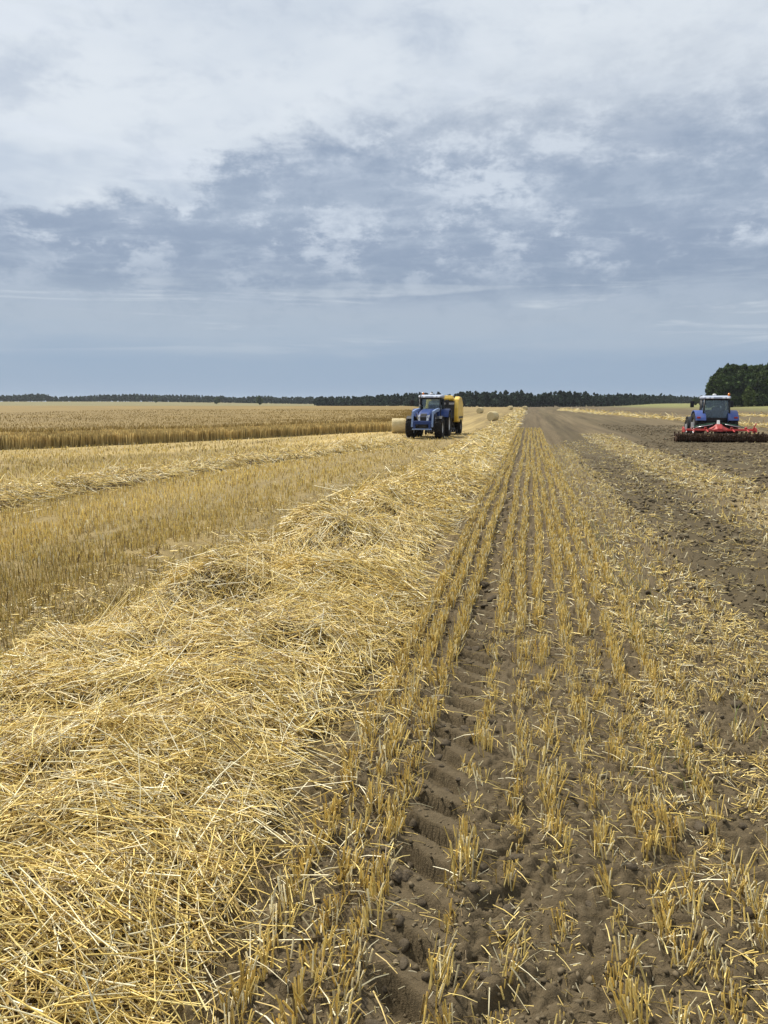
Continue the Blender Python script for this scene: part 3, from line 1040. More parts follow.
    for (y0, y1, n, rad, l0, l1, sides) in ((4.0, 9, 18000, 0.0036, 0.07, 0.14, 3), (9, 18, 26000, 0.0058, 0.07, 0.14, 2),
                                            (18, 34, 20000, 0.010, 0.07, 0.14, 2), (34, 62, 11000, 0.019, 0.08, 0.15, 2)):
        y = y0 * (y1 / y0) ** RNG.random(n)
        az0 = -R(47); az1 = np.arctan2(-3.55, y)
        a = RNG.uniform(0, 1, n)
        x = np.tan(az0 + (az1 - az0) * a) * y
        rowi = np.round(x / 0.15)
        x = rowi * 0.15 + RNG.normal(0, 0.022, n)
        gap = vnoise(x * 1.2, y * 0.8, 191) + 0.5 * vnoise(x * 5, y * 5, 192)
        wh = np.exp(-((x + 4.55) / 0.40) ** 2) + 0.7 * np.exp(-((x + 6.7) / 0.35) ** 2)
        ok = (gap > 0.40) & (x < -3.35) & (crop_dist(x, y) < -0.1) & (RNG.random(n) > 0.5 * wh)
        x, y = x[ok], y[ok]; n = len(x); wh = wh[ok]
        D = np.stack([RNG.normal(0, 0.12, n), RNG.normal(0, 0.12, n), np.ones(n)], 1)
        D /= np.linalg.norm(D, axis=1)[:, None]
        L = RNG.uniform(l0, l1, n) * (1 - 0.4 * np.clip(wh, 0, 1))
        cols = straw_colors(n, (0.16, 0.24, 0.26, 0.20, 0.04, 0.08, 0.02), 0.22) * np.array([[0.99, 1.04, 1.16]])
        cols = cols * (0.78 + 0.44 * vnoise(x * 0.5, y * 0.12, 195))[:, None]
        parts.append(strands(np.stack([x, y, T(x, y) - 0.02], 1), D, L, rad * RNG.uniform(0.6, 1.35, n), cols, sides, None, 0.9))
    V, F, C = merge(parts)
    o = link('field_stubble', fast_mesh('field_stubble', V, F, C), M_STUB)
    tag(o, 'dense upright golden brown stubble between the two straw swaths on the left', 'stubble', None, 'stuff')


build_litter()


def build_clods():
    vars_ = []
    for i in range(8):
        bm = bmesh.new()
        bmesh.ops.create_icosphere(bm, subdivisions=2, radius=1.0)
        sx = random.uniform(0, 50)
        for v in bm.verts:
            p = v.co.copy()
            d = 1 + 0.55 * float(fbm(np.array(p.x * 1.6 + sx), np.array(p.y * 1.6 + p.z * 1.3), 200 + i, 3))
            v.co = Vector((p.x * d, p.y * d * 0.85, p.z * d * 0.55))
        for f in bm.faces:
            f.smooth = True
        me = bpy.data.meshes.new('clod'); bm.to_mesh(me); bm.free()
        me.materials.append(M_CLOD)
        vars_.append(me)
    placed = 0
    while placed < 230:
        y = 1.9 * (9.0 / 1.9) ** random.random()
        r = random.random()
        if r < 0.25:
            x = TRACK + random.gauss(0, 0.14)
        elif r < 0.6:
            x = random.uniform(-1.0, 1.6)
        else:
            x = random.uniform(1.7, 4.2)
        if not in_view(np.array(x), np.array(y), 1):
            continue
        s = random.uniform(0.012, 0.036) * (1 + 0.10 * max(0, y - 3))
        if r >= 0.6:
            s *= 1.15
        o = link('clod', random.choice(vars_), None, ground)
        o.location = (x, y, float(G(x, y)) - s * 0.08)
        o.rotation_euler = (random.gauss(0, 0.3), random.gauss(0, 0.3), random.uniform(0, 6.28))
        o.scale = (s * random.uniform(0.8, 1.5), s, s * random.uniform(0.8, 1.2))
        placed += 1


build_clods()


def build_crumbs():
    """broken soil lumps over the tilled land and between the rows, too many to pick apart"""
    octv = np.array([(1, 0, 0), (-1, 0, 0), (0, 1, 0), (0, -1, 0), (0, 0, 1), (0, 0, -1)], float)
    tri = np.array([(0, 2, 4), (2, 1, 4), (1, 3, 4), (3, 0, 4), (2, 0, 5), (1, 2, 5), (3, 1, 5), (0, 3, 5)])
    Vs, Fs, Cs = [], [], []
    off = 0
    for (x0, x1, y0, y1, n, s0, s1) in ((-1.0, 1.8, 1.9, 7, 4200, 0.006, 0.020), (1.6, 4.4, 3.2, 12, 5200, 0.010, 0.040),
                                        (1.8, 7.5, 12, 34, 5000, 0.02, 0.06), (6.2, 14, 16, 50, 5200, 0.03, 0.085), (7.5, 18, 50, 90, 2500, 0.05, 0.12)):
        y = y0 * (y1 / y0) ** RNG.random(n); x = RNG.uniform(x0, x1, n)
        ok = in_view(x, y, 5) & (vnoise(x * 1.7, y * 1.2, 231) > 0.3)
        x, y = x[ok], y[ok]; n = len(x)
        s = s0 + (s1 - s0) * RNG.random(n) ** 2.2
        V = octv[None] * s[:, None, None] * RNG.uniform(0.6, 1.35, (n, 6, 3)) + RNG.normal(0, 0.22, (n, 6, 3)) * s[:, None, None]
        V[:, :, 2] *= 0.7
        V += np.stack([x, y, G(x, y) + 0.1 * s], 1)[:, None, :]
        F = tri[None] + (np.arange(n) * 6)[:, None, None] + off
        c = np.array([(0.13, 0.102, 0.063)]) * RNG.uniform(0.65, 1.35, (n, 1))
        Vs.append(V.reshape(-1, 3)); Fs.append(F.reshape(-1, 3)); Cs.append(np.repeat(c, 6, axis=0)); off += n * 6
    o = link('soil_crumbs', fast_mesh('soil_crumbs', np.concatenate(Vs), np.concatenate(Fs), np.concatenate(Cs), False), straw_mat('crumbled soil', 0.95, 0.1))
    tag(o, 'small brown soil lumps strewn over the tilled ground', 'soil lumps', None, 'stuff')


build_crumbs()


# ------------------------------------------------------------------ standing crop
def build_crop():
    HT = 0.98

    def ctop(x, y):
        return T(x, y) + HT + 0.06 * fbm(x / 3.0, y / 3.0, 211, 3) - 0.10 * np.clip(fbm(x / 14.0, y / 20.0, 215, 2) - 0.2, 0, 1) * 2

    EX = np.array([p[0] for p in CROP_EDGE], float); EY = np.array([p[1] for p in CROP_EDGE], float)
    ey = np.concatenate([np.linspace(-10, 62, 220), np.linspace(62.3, 345, 260)])
    ex = np.interp(ey, EY, EX)
    # sheet of ears: grid of distance-into-crop by edge position, running left
    wv = np.concatenate([[0.45, 0.5, 0.62, 0.8, 1.0], 1.0 + np.cumsum(0.5 * 1.09 ** np.arange(62))])
    X = ex[:, None] - wv[None]
    Y = np.repeat(ey[:, None], len(wv), 1)
    Z = ctop(X, Y) - 0.10 + 0.03 * vnoise(X * 6, Y * 6, 213)
    Z[:, 0] = T(X[:, 0], Y[:, 0]) - 0.05
    Z -= (0.42 * np.exp(-(wv - 0.45) / 0.9))[None]
    Z[:, 0] += 0.42
    r, c = X.shape
    idx = np.arange(r * c).reshape(r, c)
    F = np.stack([idx[:-1, :-1].ravel(), idx[1:, :-1].ravel(), idx[1:, 1:].ravel(), idx[:-1, 1:].ravel()], 1)
    v = fbm(X.ravel() / 22, Y.ravel() / 30, 217, 3)
    lod = np.clip(v * 0.5 + 0.5, 0, 1)[:, None]
    col = np.array([(0.18, 0.126, 0.045)]) * (1 - lod) + np.array([(0.25, 0.175, 0.060)]) * lod
    col = col * (0.9 + 0.2 * vnoise(X.ravel() * 0.9, Y.ravel() * 0.25, 219))[:, None]
    
    root = empty('rye_field', (-25, 33, 0))
    tag(root, 'standing ripe brown rye crop behind the stubble on the left', 'crop', None, 'stuff')
    off = np.array([25.0, -33.0, 0.0])
    V = np.stack([X.ravel(), Y.ravel(), Z.ravel()], 1)
    o = link('ear_canopy', fast_mesh('ear_canopy', V + off, F, col, True), M_CANOPY, root); tag(o, kind='stuff')
    # stalks along the cut edge and ears over the near canopy
    parts = []
    n = 34000
    y = 18 + (68 - 18) * RNG.random(n)
    dep = 1.3 * RNG.random(n) ** 1.3
    x = np.interp(y, EY, EX) - dep + RNG.normal(0, 0.05, n) + 0.12 * fbm(y * 1.3, y * 0, 221, 3)
    D = np.stack([RNG.normal(0, 0.08, n), RNG.normal(0, 0.08, n), np.ones(n)], 1); D /= np.linalg.norm(D, axis=1)[:, None]
    L = HT * RNG.uniform(0.62, 0.98, n) * (0.72 + 0.26 * np.minimum(dep, 1.2)) * (0.94 + 0.12 * vnoise(y * 0.9, y * 0 + 3, 223))
    pal = np.array([(0.62, 0.46, 0.185), (0.52, 0.375, 0.15), (0.40, 0.28, 0.115), (0.70, 0.54, 0.23)])
    cl = pal[RNG.choice(4, n, p=(0.35, 0.35, 0.2, 0.1))] * RNG.uniform(0.8, 1.2, (n, 1))
    cl = cl * np.array([[1.06, 1.12, 1.22]]) * (0.85 + 0.3 * vnoise(y * 2.6, y * 0 + 9, 225))[:, None]
    parts.append(strands(np.stack([x, y, T(x, y) - 0.02], 1), D, L, np.full(n, 0.024) * RNG.uniform(0.6, 1.3, n), cl, 2, None, 0.8))
    n = 42000
    y = 12 * (150 / 12) ** RNG.random(n)
    w = 0.2 + 60 * RNG.random(n) ** 2
    x = np.interp(y, EY, EX) - w
    D = np.stack([RNG.normal(0.1, 0.35, n), RNG.normal(0, 0.35, n), np.ones(n)], 1); D /= np.linalg.norm(D, axis=1)[:, None]
    v = np.clip(fbm(x / 22, y / 30, 217, 3) * 0.5 + 0.5, 0, 1)[:, None]
    cl = (np.array([(0.205, 0.145, 0.052)]) * (1 - v) + np.array([(0.295, 0.208, 0.071)]) * v) * RNG.uniform(0.7, 1.3, (n, 1))
    parts.append(strands(np.stack([x, y, ctop(x, y) - 0.16], 1), D, RNG.uniform(0.12, 0.24, n), 0.018 * np.maximum(1, np.hypot(x, y) / 50) * RNG.uniform(0.6, 1.3, n), cl, 2, None, 0.5))
    V, F, C = merge(parts)
    o = link('stalks', fast_mesh('stalks', V + off, F, C), M_CROP, root); tag(o, kind='stuff')


build_crop()


# ------------------------------------------------------------------ trees
def leaf_cloud(pts, size, cols):
    """one randomly turned quad per point"""
    n = len(pts)
    a = RNG.normal(0, 1, (n, 3)); a /= np.linalg.norm(a, axis=1)[:, None]
    b = RNG.normal(0, 1, (n, 3)); b = np.cross(a, b); b /= np.linalg.norm(b, axis=1)[:, None]
    s = (size * RNG.uniform(0.6, 1.4, n))[:, None]
    V = np.stack([pts - a * s - b * s * 0.6, pts + a * s - b * s * 0.7, pts + a * s * 0.8 + b * s * 0.7, pts - a * s * 0.7 + b * s * 0.6], 1).reshape(-1, 3)
    F = np.arange(n * 4).reshape(n, 4)
    return V, F, np.repeat(cols, 4, axis=0)


def crown_points(n, h0, h1, rad, lobes, kind='round'):
    pts = []
    cs = []
    for i in range(lobes):
        t = RNG.random()
        zc = h0 + (h1 - h0) * (0.08 + 0.84 * t)
        if kind == 'pine':
            rr = rad * (1.05 - 0.85 * t)
        else:
            rr = rad * math.sqrt(max(0.08, 1 - (2 * t - 0.85) ** 2)) * 0.9
        th = RNG.uniform(0, 6.28)
        d = rr * 0.62 * math.sqrt(RNG.random())
        c = np.array([d * math.cos(th), d * math.sin(th), zc])
        lr = np.array([rr * 0.55, rr * 0.55, rr * 0.42 + 0.4])
        m = n // lobes
        q = RNG.normal(0, 1, (m, 3)); q /= np.linalg.norm(q, axis=1)[:, None]
        q *= (RNG.random(m) ** 0.4)[:, None]
        pts.append(c + q * lr)
        cs.append(np.full(m, RNG.uniform(0.5, 1.6)))
    return np.concatenate(pts), np.concatenate(cs)


M_BARK = plain('bark', (0.06, 0.045, 0.032), 0.9, 0, 0.1, 0.3, (0.03, 0.03, 0.02))


def trunk_mesh(h, r):
    parts = []
    rings = 7
    V = []; F = []
    sd_ = 8
    for i in range(rings):
        t = i / (rings - 1)
        cx, cy = 0.15 * math.sin(t * 2.1), 0.12 * math.sin(t * 3.0 + 1)
        rr = r * (1 - 0.75 * t) * (1.35 if i == 0 else 1)
        for s in range(sd_):
            a = 2 * math.pi * s / sd_
            V.append((cx + rr * math.cos(a), cy + rr * math.sin(a), h * t - 0.2))
    for i in range(rings - 1):
        for s in range(sd_):
            F.append((i * sd_ + s, i * sd_ + (s + 1) % sd_, (i + 1) * sd_ + (s + 1) % sd_, (i + 1) * sd_ + s))
    V = np.array(V); F = np.array(F); C = np.full((len(V), 3), 0.05)
    parts.append((V, F, C))
    n = 9
    th = RNG.uniform(0, 6.28, n)
    D = np.stack([np.cos(th), np.sin(th), RNG.uniform(0.3, 1.1, n)], 1); D /= np.linalg.norm(D, axis=1)[:, None]
    P0 = np.stack([np.zeros(n), np.zeros(n), h * RNG.uniform(0.3, 0.85, n)], 1)
    parts.append(strands(P0, D, h * RNG.uniform(0.2, 0.36, n), np.full(n, r * 0.3), np.full((n, 3), 0.05), 5 if False else 3, None, 0.3))
    V, F, C = merge(parts)
    me = fast_mesh('trunk', V, F, C, True)
    me.materials.append(M_BARK)
    return me


def tree_protos():
    out = []
    for i in range(6):
        h = 17.5
        pts, cs = crown_points(3600, 1.0 if i < 4 else 0.4, h, 5.6, 44)
        base = [(0.058, 0.086, 0.024), (0.072, 0.102, 0.027), (0.050, 0.076, 0.025), (0.088, 0.12, 0.028), (0.062, 0.090, 0.028), (0.054, 0.080, 0.023)][i]
        c = np.array([base]) * cs[:, None] * RNG.uniform(0.75, 1.25, (len(pts), 1))
        V, F, C = leaf_cloud(pts, np.full(len(pts), 0.46), c)
        me = fast_mesh('crown', V, F, C)
        me.materials.append(M_LEAF)
        out.append((me, trunk_mesh(h * 0.72, 0.30)))
    return out


PROTO = tree_protos()


def px_ground(px, zc):
    """world x, y of an image column at a camera depth (layout from the measured view)"""
    u = (px - 384) / FPX * zc
    fy = zc * math.cos(PITCH)
    return (u * math.cos(YAW) - fy * math.sin(YAW), u * math.sin(YAW) + fy * math.cos(YAW))


def tree(x, y, s, sz, v, label, group, name='deciduous_tree'):
    r = empty(name, (x, y, float(T(x, y)) - 0.1), random.uniform(0, 6.28))
    r.scale = (s, s, sz)
    tag(r, label, 'tree', group)
    link('crown', PROTO[v][0], None, r)
    link('trunk', PROTO[v][1], None, r)
    return r


def build_trees():
    g = 'trees of the wood behind the red implement'
    # outer row of the right-hand wood
    tree(*px_ground(709, 330), 0.82, 0.86, 0, 'rounded dark tree at the left end of the right wood', g)
    tree(*px_ground(717, 336), 0.9, 0.97, 2, 'tall dark tree second from the left end of the right wood', g)
    tree(*px_ground(741, 322), 0.55, 0.50, 3, 'low lighter green tree in front of the right wood', g)
    lab = 'dark green tree standing in the right wood'
    for i, px in enumerate((722, 729, 736, 743, 750, 758, 767, 776, 786, 797, 809, 822, 836, 850)):
        tree(*px_ground(px, 338 + random.uniform(-5, 12)), random.uniform(0.85, 1.05), random.uniform(0.98, 1.14), random.randrange(4), lab, g)
    for i, px in enumerate((711, 718, 724, 731, 739, 747, 755, 763, 772, 782, 793, 805, 818, 832)):
        tree(*px_ground(px, 358 + random.uniform(-6, 18)), random.uniform(0.9, 1.1), random.uniform(0.98, 1.15), random.randrange(6), lab, g)
    # understorey shrubs closing the wood's foot
    for i, px in enumerate((703, 711, 718, 726, 735, 743, 752, 760, 769, 780, 792, 806, 820, 838)):
        r = tree(*px_ground(px, 327 + random.uniform(-3, 6)), 0.55, random.uniform(0.28, 0.40), 4 + i % 2,
                 'low dark shrub along the foot of the right wood', 'shrubs along the foot of the right wood', 'shrub')
        r['category'] = 'shrub'
    for px, s in ((689, 0.30), (695, 0.38), (700, 0.42)):
        r = tree(*px_ground(px, 520), s * 1.3, s, 5, 'small dark bush left of the right wood', 'bushes between the woods', 'shrub')
        r['category'] = 'shrub'
    # single trees that stand above the far left tree line
    for px, zc, s, sz, lb in ((262, 900, 0.85, 0.66, 'broad dark tree rising above the far left tree line'),
                              (220, 1000, 0.9, 0.52, 'smaller dark tree on the far left tree line beside the broad one'),
                              (160, 1150, 0.8, 0.52, 'small round tree on the skyline at the left')):
        tree(*px_ground(px, zc), s, sz, 1, lb, 'single trees on the left skyline')

    # the far woods read as one mass each
    def wood(cols, name, label, seed_n, per, kinds, hgt, size, base):
        parts = []
        for (px, zc, hs) in cols:
            x, y = px_ground(px, zc)
            z = float(T(x, y))
            h = hgt * hs * random.uniform(0.82, 1.12)
            kind = 'pine' if random.random() < kinds else 'round'
            pts, cs = crown_points(per, 0.3, h, random.uniform(3.0, 4.4) * hgt / 13.0, 9, kind)
            b = np.array(base) * random.uniform(0.75, 1.25)
            c = b[None] * cs[:, None] * RNG.uniform(0.8, 1.2, (len(pts), 1))
            V, F, C = leaf_cloud(pts + np.array([x, y, z]), np.full(len(pts), size), c)
            parts.append((V, F, C))
        V, F, C = merge(parts)
        o = link(name, fast_mesh(name, V, F, C), M_LEAF)
        tag(o, label, 'wood', None, 'stuff')

    cols = []
    def zc_at(px):
        return float(np.interp(px, [330, 420, 480, 560, 620, 660, 700], [760, 600, 540, 560, 680, 860, 1150]))
    px = 318.0
    while px < 702:
        for d in (0, 9, 20, 32):
            zc = zc_at(px) + d
            cols.append((px + random.uniform(-1.5, 1.5), zc + random.uniform(-3, 3), float(np.interp(px, [318, 400, 470, 540, 640, 700], [0.85, 0.95, 1.0, 1.0, 0.95, 0.8])) * float(0.9 + 0.3 * (vnoise(np.array(px / 14), np.array(d * 0.1), 6) - 0.3))))
        px += 2.0 * FPX / zc_at(px)
    wood(cols, 'far_wood', 'long dark pine wood along the horizon behind the baler', 1, 110, 0.2, 10.4, 0.8, (0.032, 0.050, 0.032))
    cols = []
    px = -40.0
    while px < 335:
        for d in (0, 12, 26):
            zc = 1320 + d - 0.8 * max(0, px - 150)
            cols.append((px + random.uniform(-1.5, 1.5), zc, float(0.82 + 0.6 * (vnoise(np.array(px / 22), np.array(0.5), 5) - 0.5))))
        px += 3.0 * FPX / 1300
    wood(cols, 'tree_line', 'thin distant tree line on the skyline at the left', 2, 60, 0.3, 13.6, 1.2, (0.04, 0.06, 0.038))


build_trees()


# ------------------------------------------------------------------ solid-shape builder for machines
class MB:
    def __init__(self):
        self.v = []; self.f = []; self.sm = []

    def add(self, V, F, smooth=False):
        o = len(self.v)
        self.v += [tuple(p) for p in V]
        self.f += [tuple(i + o for i in f) for f in F]
        self.sm += [smooth] * len(F)
        return self

    def box(self, c, s, rot=None, ch=0.0):
        """box centre c, full size s, optional Euler, chamfered on the long edges"""
        sx, sy, sz = s[0] / 2, s[1] / 2, s[2] / 2
        k = min(ch, sx * 0.9, sy * 0.9, sz * 0.9)
        if k <= 0:
            P = [(x * sx, y * sy, z * sz) for z in (-1, 1) for y in (-1, 1) for x in (-1, 1)]
            F = [(0, 2, 3, 1), (4, 5, 7, 6), (0, 1, 5, 4), (2, 6, 7, 3), (0, 4, 6, 2), (1, 3, 7, 5)]
        else:
            P = []
            for z in (-sz, -sz + k, sz - k, sz):
                i = k if abs(z) == sz else 0
                a, b = sx - i, sy - i
                P += [(a - k, -b, z), (a, -b + k, z), (a, b - k, z), (a - k, b, z), (-a + k, b, z), (-a, b - k, z), (-a, -b + k, z), (-a + k, -b, z)]
            F = [tuple(range(7, -1, -1)), tuple(range(24, 32))]
            for r in range(3):
                for s_ in range(8):
                    F.append((r * 8 + s_, r * 8 + (s_ + 1) % 8, (r + 1) * 8 + (s_ + 1) % 8, (r + 1) * 8 + s_))
        m = Matrix.Translation(c) @ (Euler(rot).to_matrix().to_4x4() if rot else Matrix.Identity(4))
        return self.add([m @ Vector(p) for p in P], F)

    def prism(self, poly, x0, x1):
        """polygon in (y, z) pulled along x"""
        n = len(poly)
        P = [(x0, y, z) for y, z in poly] + [(x1, y, z) for y, z in poly]
        F = [tuple(range(n)), tuple(range(2 * n - 1, n - 1, -1))]
        F += [(i, i + n, (i + 1) % n + n, (i + 1) % n) for i in range(n)]
        return self.add(P, F)

    def tube(self, path, r, sides=10, caps=True):
        path = [Vector(p) for p in path]
        V = []; F = []
        for i, p in enumerate(path):
            d = (path[min(i + 1, len(path) - 1)] - path[max(i - 1, 0)]).normalized()
            u = Vector((0, 0, 1)) if abs(d.z) < 0.9 else Vector((1, 0, 0))
            a = d.cross(u).normalized(); b = a.cross(d)
            rr = r[i] if isinstance(r, (list, tuple)) else r
            for s in range(sides):
                t = 2 * math.pi * s / sides
                V.append(p + a * rr * math.cos(t) + b * rr * math.sin(t))
        for i in range(len(path) - 1):
            for s in range(sides):
                F.append((i * sides + s, i * sides + (s + 1) % sides, (i + 1) * sides + (s + 1) % sides, (i + 1) * sides + s))
        if caps:
            F.append(tuple(range(sides - 1, -1, -1)))
            F.append(tuple(range((len(path) - 1) * sides, len(path) * sides)))
        return self.add(V, F, sides > 6)

    def lathe_x(self, prof, seg=32, cx=0, cy=0, cz=0):
        """profile of (x, radius) turned about an axis along x"""
        V = []; F = []
        n = len(prof)
        for s in range(seg):
            t = 2 * math.pi * s / seg
            for (x, r) in prof:
                V.append((cx + x, cy + r * math.cos(t), cz + r * math.sin(t)))
        for s in range(seg):
            s2 = (s + 1) % seg
            for i in range(n - 1):
                F.append((s * n + i, s * n + i + 1, s2 * n + i + 1, s2 * n + i))
        return self.add(V, F, True)

    def loft(self, secs, cap=True, smooth=False):
        """list of equal-length closed sections of points"""
        n = len(secs[0])
        V = [p for s in secs for p in s]; F = []
        for i in range(len(secs) - 1):
            for s in range(n):
                F.append((i * n + s, i * n + (s + 1) % n, (i + 1) * n + (s + 1) % n, (i + 1) * n + s))
        if cap:
            F.append(tuple(range(n - 1, -1, -1)))
            F.append(tuple(range((len(secs) - 1) * n, len(secs) * n)))
        return self.add(V, F, smooth)

    def mesh(self, name):
        me = bpy.data.meshes.new(name)
        me.from_pydata([tuple(p) for p in self.v], [], self.f)
        me.polygons.foreach_set('use_smooth', self.sm)
        bm = bmesh.new(); bm.from_mesh(me)
        bmesh.ops.recalc_face_normals(bm, faces=bm.faces)
        bm.to_mesh(me); bm.free()
        me.update()
        return me

    def part(self, name, mat, parent, label=None):
        o = link(name, self.mesh(name), mat, parent)
        if label: o['label'] = label
        return o


def rrect(w, z0, z1, y, cr=0.12, n=4):
    """rounded rectangle section across x at a given y"""
    P = []
    for (cx, cz, a0) in ((w / 2 - cr, z1 - cr, 0), (-w / 2 + cr, z1 - cr, 90), (-w / 2 + cr, z0 + cr, 180), (w / 2 - cr, z0 + cr, 270)):
        for i in range(n + 1):
            a = R(a0 + 90 * i / n)
            P.append((cx + cr * math.cos(a), y, cz + cr * math.sin(a)))
    return P


M_BLUE = plain('blue tractor paint', (0.008, 0.038, 0.18), 0.38, 0, 0.4, 0.16, (0.13, 0.12, 0.12), 0.1)
M_BLUE_PALE = plain('dusty blue paint', (0.036, 0.08, 0.31), 0.4, 0, 0.5, 0.35, (0.28, 0.29, 0.34))
M_ROOF = plain('pale roof paint', (0.42, 0.47, 0.58), 0.4, 0, 0.5, 0.25, (0.4, 0.38, 0.33))
M_ARM = plain('grey blue loader paint', (0.20, 0.29, 0.50), 0.4, 0, 0.5, 0.3, (0.35, 0.33, 0.3))
M_BLACK = plain('black plastic', (0.014, 0.014, 0.016), 0.5, 0, 0.4, 0.25, (0.07, 0.06, 0.05))
M_IRON = plain('dark cast iron', (0.03, 0.032, 0.036), 0.55, 0.3, 0.4, 0.4, (0.10, 0.08, 0.06))
M_RUBBER = plain('tyre rubber', (0.016, 0.016, 0.017), 0.85, 0, 0.25, 0.35, (0.09, 0.075, 0.055))
M_RIM = plain('white rim paint', (0.62, 0.63, 0.64), 0.4, 0, 0.5, 0.35, (0.3, 0.26, 0.2))
M_STEEL = plain('bare steel', (0.42, 0.42, 0.43), 0.3, 0.9, 0.5, 0.2)
M_YELLOW = plain('baler yellow paint', (0.80, 0.53, 0.07), 0.38, 0, 0.5, 0.22, (0.42, 0.30, 0.13), 0.2)
M_RED = plain('red implement paint', (0.46, 0.020, 0.018), 0.5, 0, 0.4, 0.75, (0.16, 0.10, 0.07), 0.2)
M_EARTH = plain('earth-caked steel', (0.075, 0.044, 0.030), 0.95, 0, 0.1, 0.7, (0.14, 0.092, 0.06))
M_WHITE = plain('white enamel', (0.7, 0.7, 0.68), 0.45, 0, 0.5, 0.25)
M_LAMP = plain('lamp lens', (0.75, 0.77, 0.8), 0.12, 0, 0.6, 0.08)
M_REDLENS = plain('red lamp lens', (0.42, 0.02, 0.015), 0.2, 0, 0.6, 0.1)
M_ORANGE = plain('orange beacon lens', (0.75, 0.22, 0.02), 0.2, 0, 0.6, 0.05)
M_SEAT = plain('seat cloth', (0.05, 0.055, 0.07), 0.9, 0, 0.2, 0.1)
M_GREEN = plain('green hydraulic hose', (0.03, 0.13, 0.07), 0.5, 0, 0.4, 0.2)


def glass_mat():
    m, k, bs = new_mat('tinted cab glass')
    out = [n for n in k.t.nodes if n.type == 'OUTPUT_MATERIAL'][0]
    tr = k.n('ShaderNodeBsdfTransparent'); tr.inputs[0].default_value = (0.74, 0.81, 0.82, 1)
    gl = k.n('ShaderNodeBsdfGlossy'); gl.inputs['Roughness'].default_value = 0.05
    gl.inputs[0].default_value = (0.9, 0.95, 1, 1)
    fr = k.n('ShaderNodeFresnel'); fr.inputs[0].default_value = 1.5
    mx = k.n('ShaderNodeMixShader')
    k.t.links.new(k.math('ADD', fr.outputs[0], 0.04), mx.inputs[0])
    k.t.links.new(tr.outputs[0], mx.inputs[1]); k.t.links.new(gl.outputs[0], mx.inputs[2])
    k.t.links.new(mx.outputs[0], out.inputs[0])
    return m


M_GLASS = glass_mat()


def tyre_mesh(r, w, rim_r, lugs=22, lug_h=0.045):
    mb = MB()
    h = w / 2
    prof = [(-h * 0.72, rim_r), (-h * 0.98, rim_r + (r - rim_r) * 0.35), (-h, r - (r - rim_r) * 0.3), (-h * 0.86, r - 0.05), (-h * 0.45, r - 0.012),
            (0, r), (h * 0.45, r - 0.012), (h * 0.86, r - 0.05), (h, r - (r - rim_r) * 0.3), (h * 0.98, rim_r + (r - rim_r) * 0.35), (h * 0.72, rim_r)]
    mb.lathe_x(prof, 40)
    for s in (-1, 1):
        for i in range(lugs):
            t = 2 * math.pi * (i + (0.5 if s > 0 else 0)) / lugs
            pts = []
            for (xx, dt, rr) in ((0.02, 0.16, r - 0.01), (h * 0.55, 0.06, r - 0.02), (h * 0.98, -0.06, r - 0.07)):
                for (da, dr) in ((-0.03, 0), (0.03, 0), (0.022, lug_h), (-0.022, lug_h)):
                    a = t + dt * 0.9 + da
                    pts.append((s * xx, (rr + dr) * math.cos(a), (rr + dr) * math.sin(a)))
            mb.loft([pts[0:4], pts[4:8], pts[8:12]])
    return mb.mesh('tyre')


def rim_mesh(rr, w, face):
    """dished disc; face +1/-1 = the outer side along x"""
    mb = MB()
    h = w / 2 * face
    prof = [(h * 0.74, rr * 1.02), (h * 0.62, rr * 0.95), (h * 0.30, rr * 0.88), (h * 0.22, rr * 0.55), (h * 0.45, rr * 0.42), (h * 0.45, rr * 0.02)]
    mb.lathe_x(prof, 32)
    prof2 = [(-h * 0.74, rr * 1.02), (-h * 0.5, rr * 0.93), (h * 0.1, rr * 0.86), (h * 0.1, 0.02)]
    mb.lathe_x(prof2, 32)
    return mb.mesh('rim')


def wheel(parent, x, y, r, w, rim_r, lugs=22, rim_mat=None):
    face = 1 if x > 0 else -1
    hub = MB().lathe_x([(0.0, rim_r * 0.30), (face * w * 0.30, rim_r * 0.28), (face * w * 0.34, rim_r * 0.2), (face * w * 0.34, 0.01)], 16)
    for i in range(8):
        a = 2 * math.pi * i / 8
        hub.box((face * w * 0.25, rim_r * 0.36 * math.cos(a), rim_r * 0.36 * math.sin(a)), (w * 0.12, 0.035, 0.035))
    hb = hub.part('wheel', M_IRON, parent)
    hb.location = (x, y, r)
    t = link('tyre', tyre_mesh(r, w, rim_r, lugs), M_RUBBER, hb)
    q = link('rim', rim_mesh(rim_r, w, face), rim_mat or M_RIM, hb)
    return hb


def fender_arc(mb, x0, x1, cy, cz, r, a0, a1, th=0.04, n=12):
    secs = []
    for i in range(n + 1):
        a = R(a0 + (a1 - a0) * i / n)
        c, s = math.cos(a), math.sin(a)
        secs.append([(x0, cy + r * c, cz + r * s), (x1, cy + r * c, cz + r * s),
                     (x1, cy + (r + th) * c, cz + (r + th) * s), (x0, cy + (r + th) * c, cz + (r + th) * s)])
    mb.loft(secs)


def quadpane(name, pts, mat, parent, th=0.012):
    """thin solid pane through four points"""
    a, b, c, d = [Vector(p) for p in pts]
    n = (b - a).cross(d - a).normalized() * th
    mb = MB()
    mb.add([a, b, c, d, a + n, b + n, c + n, d + n], [(0, 1, 2, 3), (7, 6, 5, 4), (0, 4, 5, 1), (1, 5, 6, 2), (2, 6, 7, 3), (3, 7, 4, 0)])
    return mb.part(name, mat, parent)


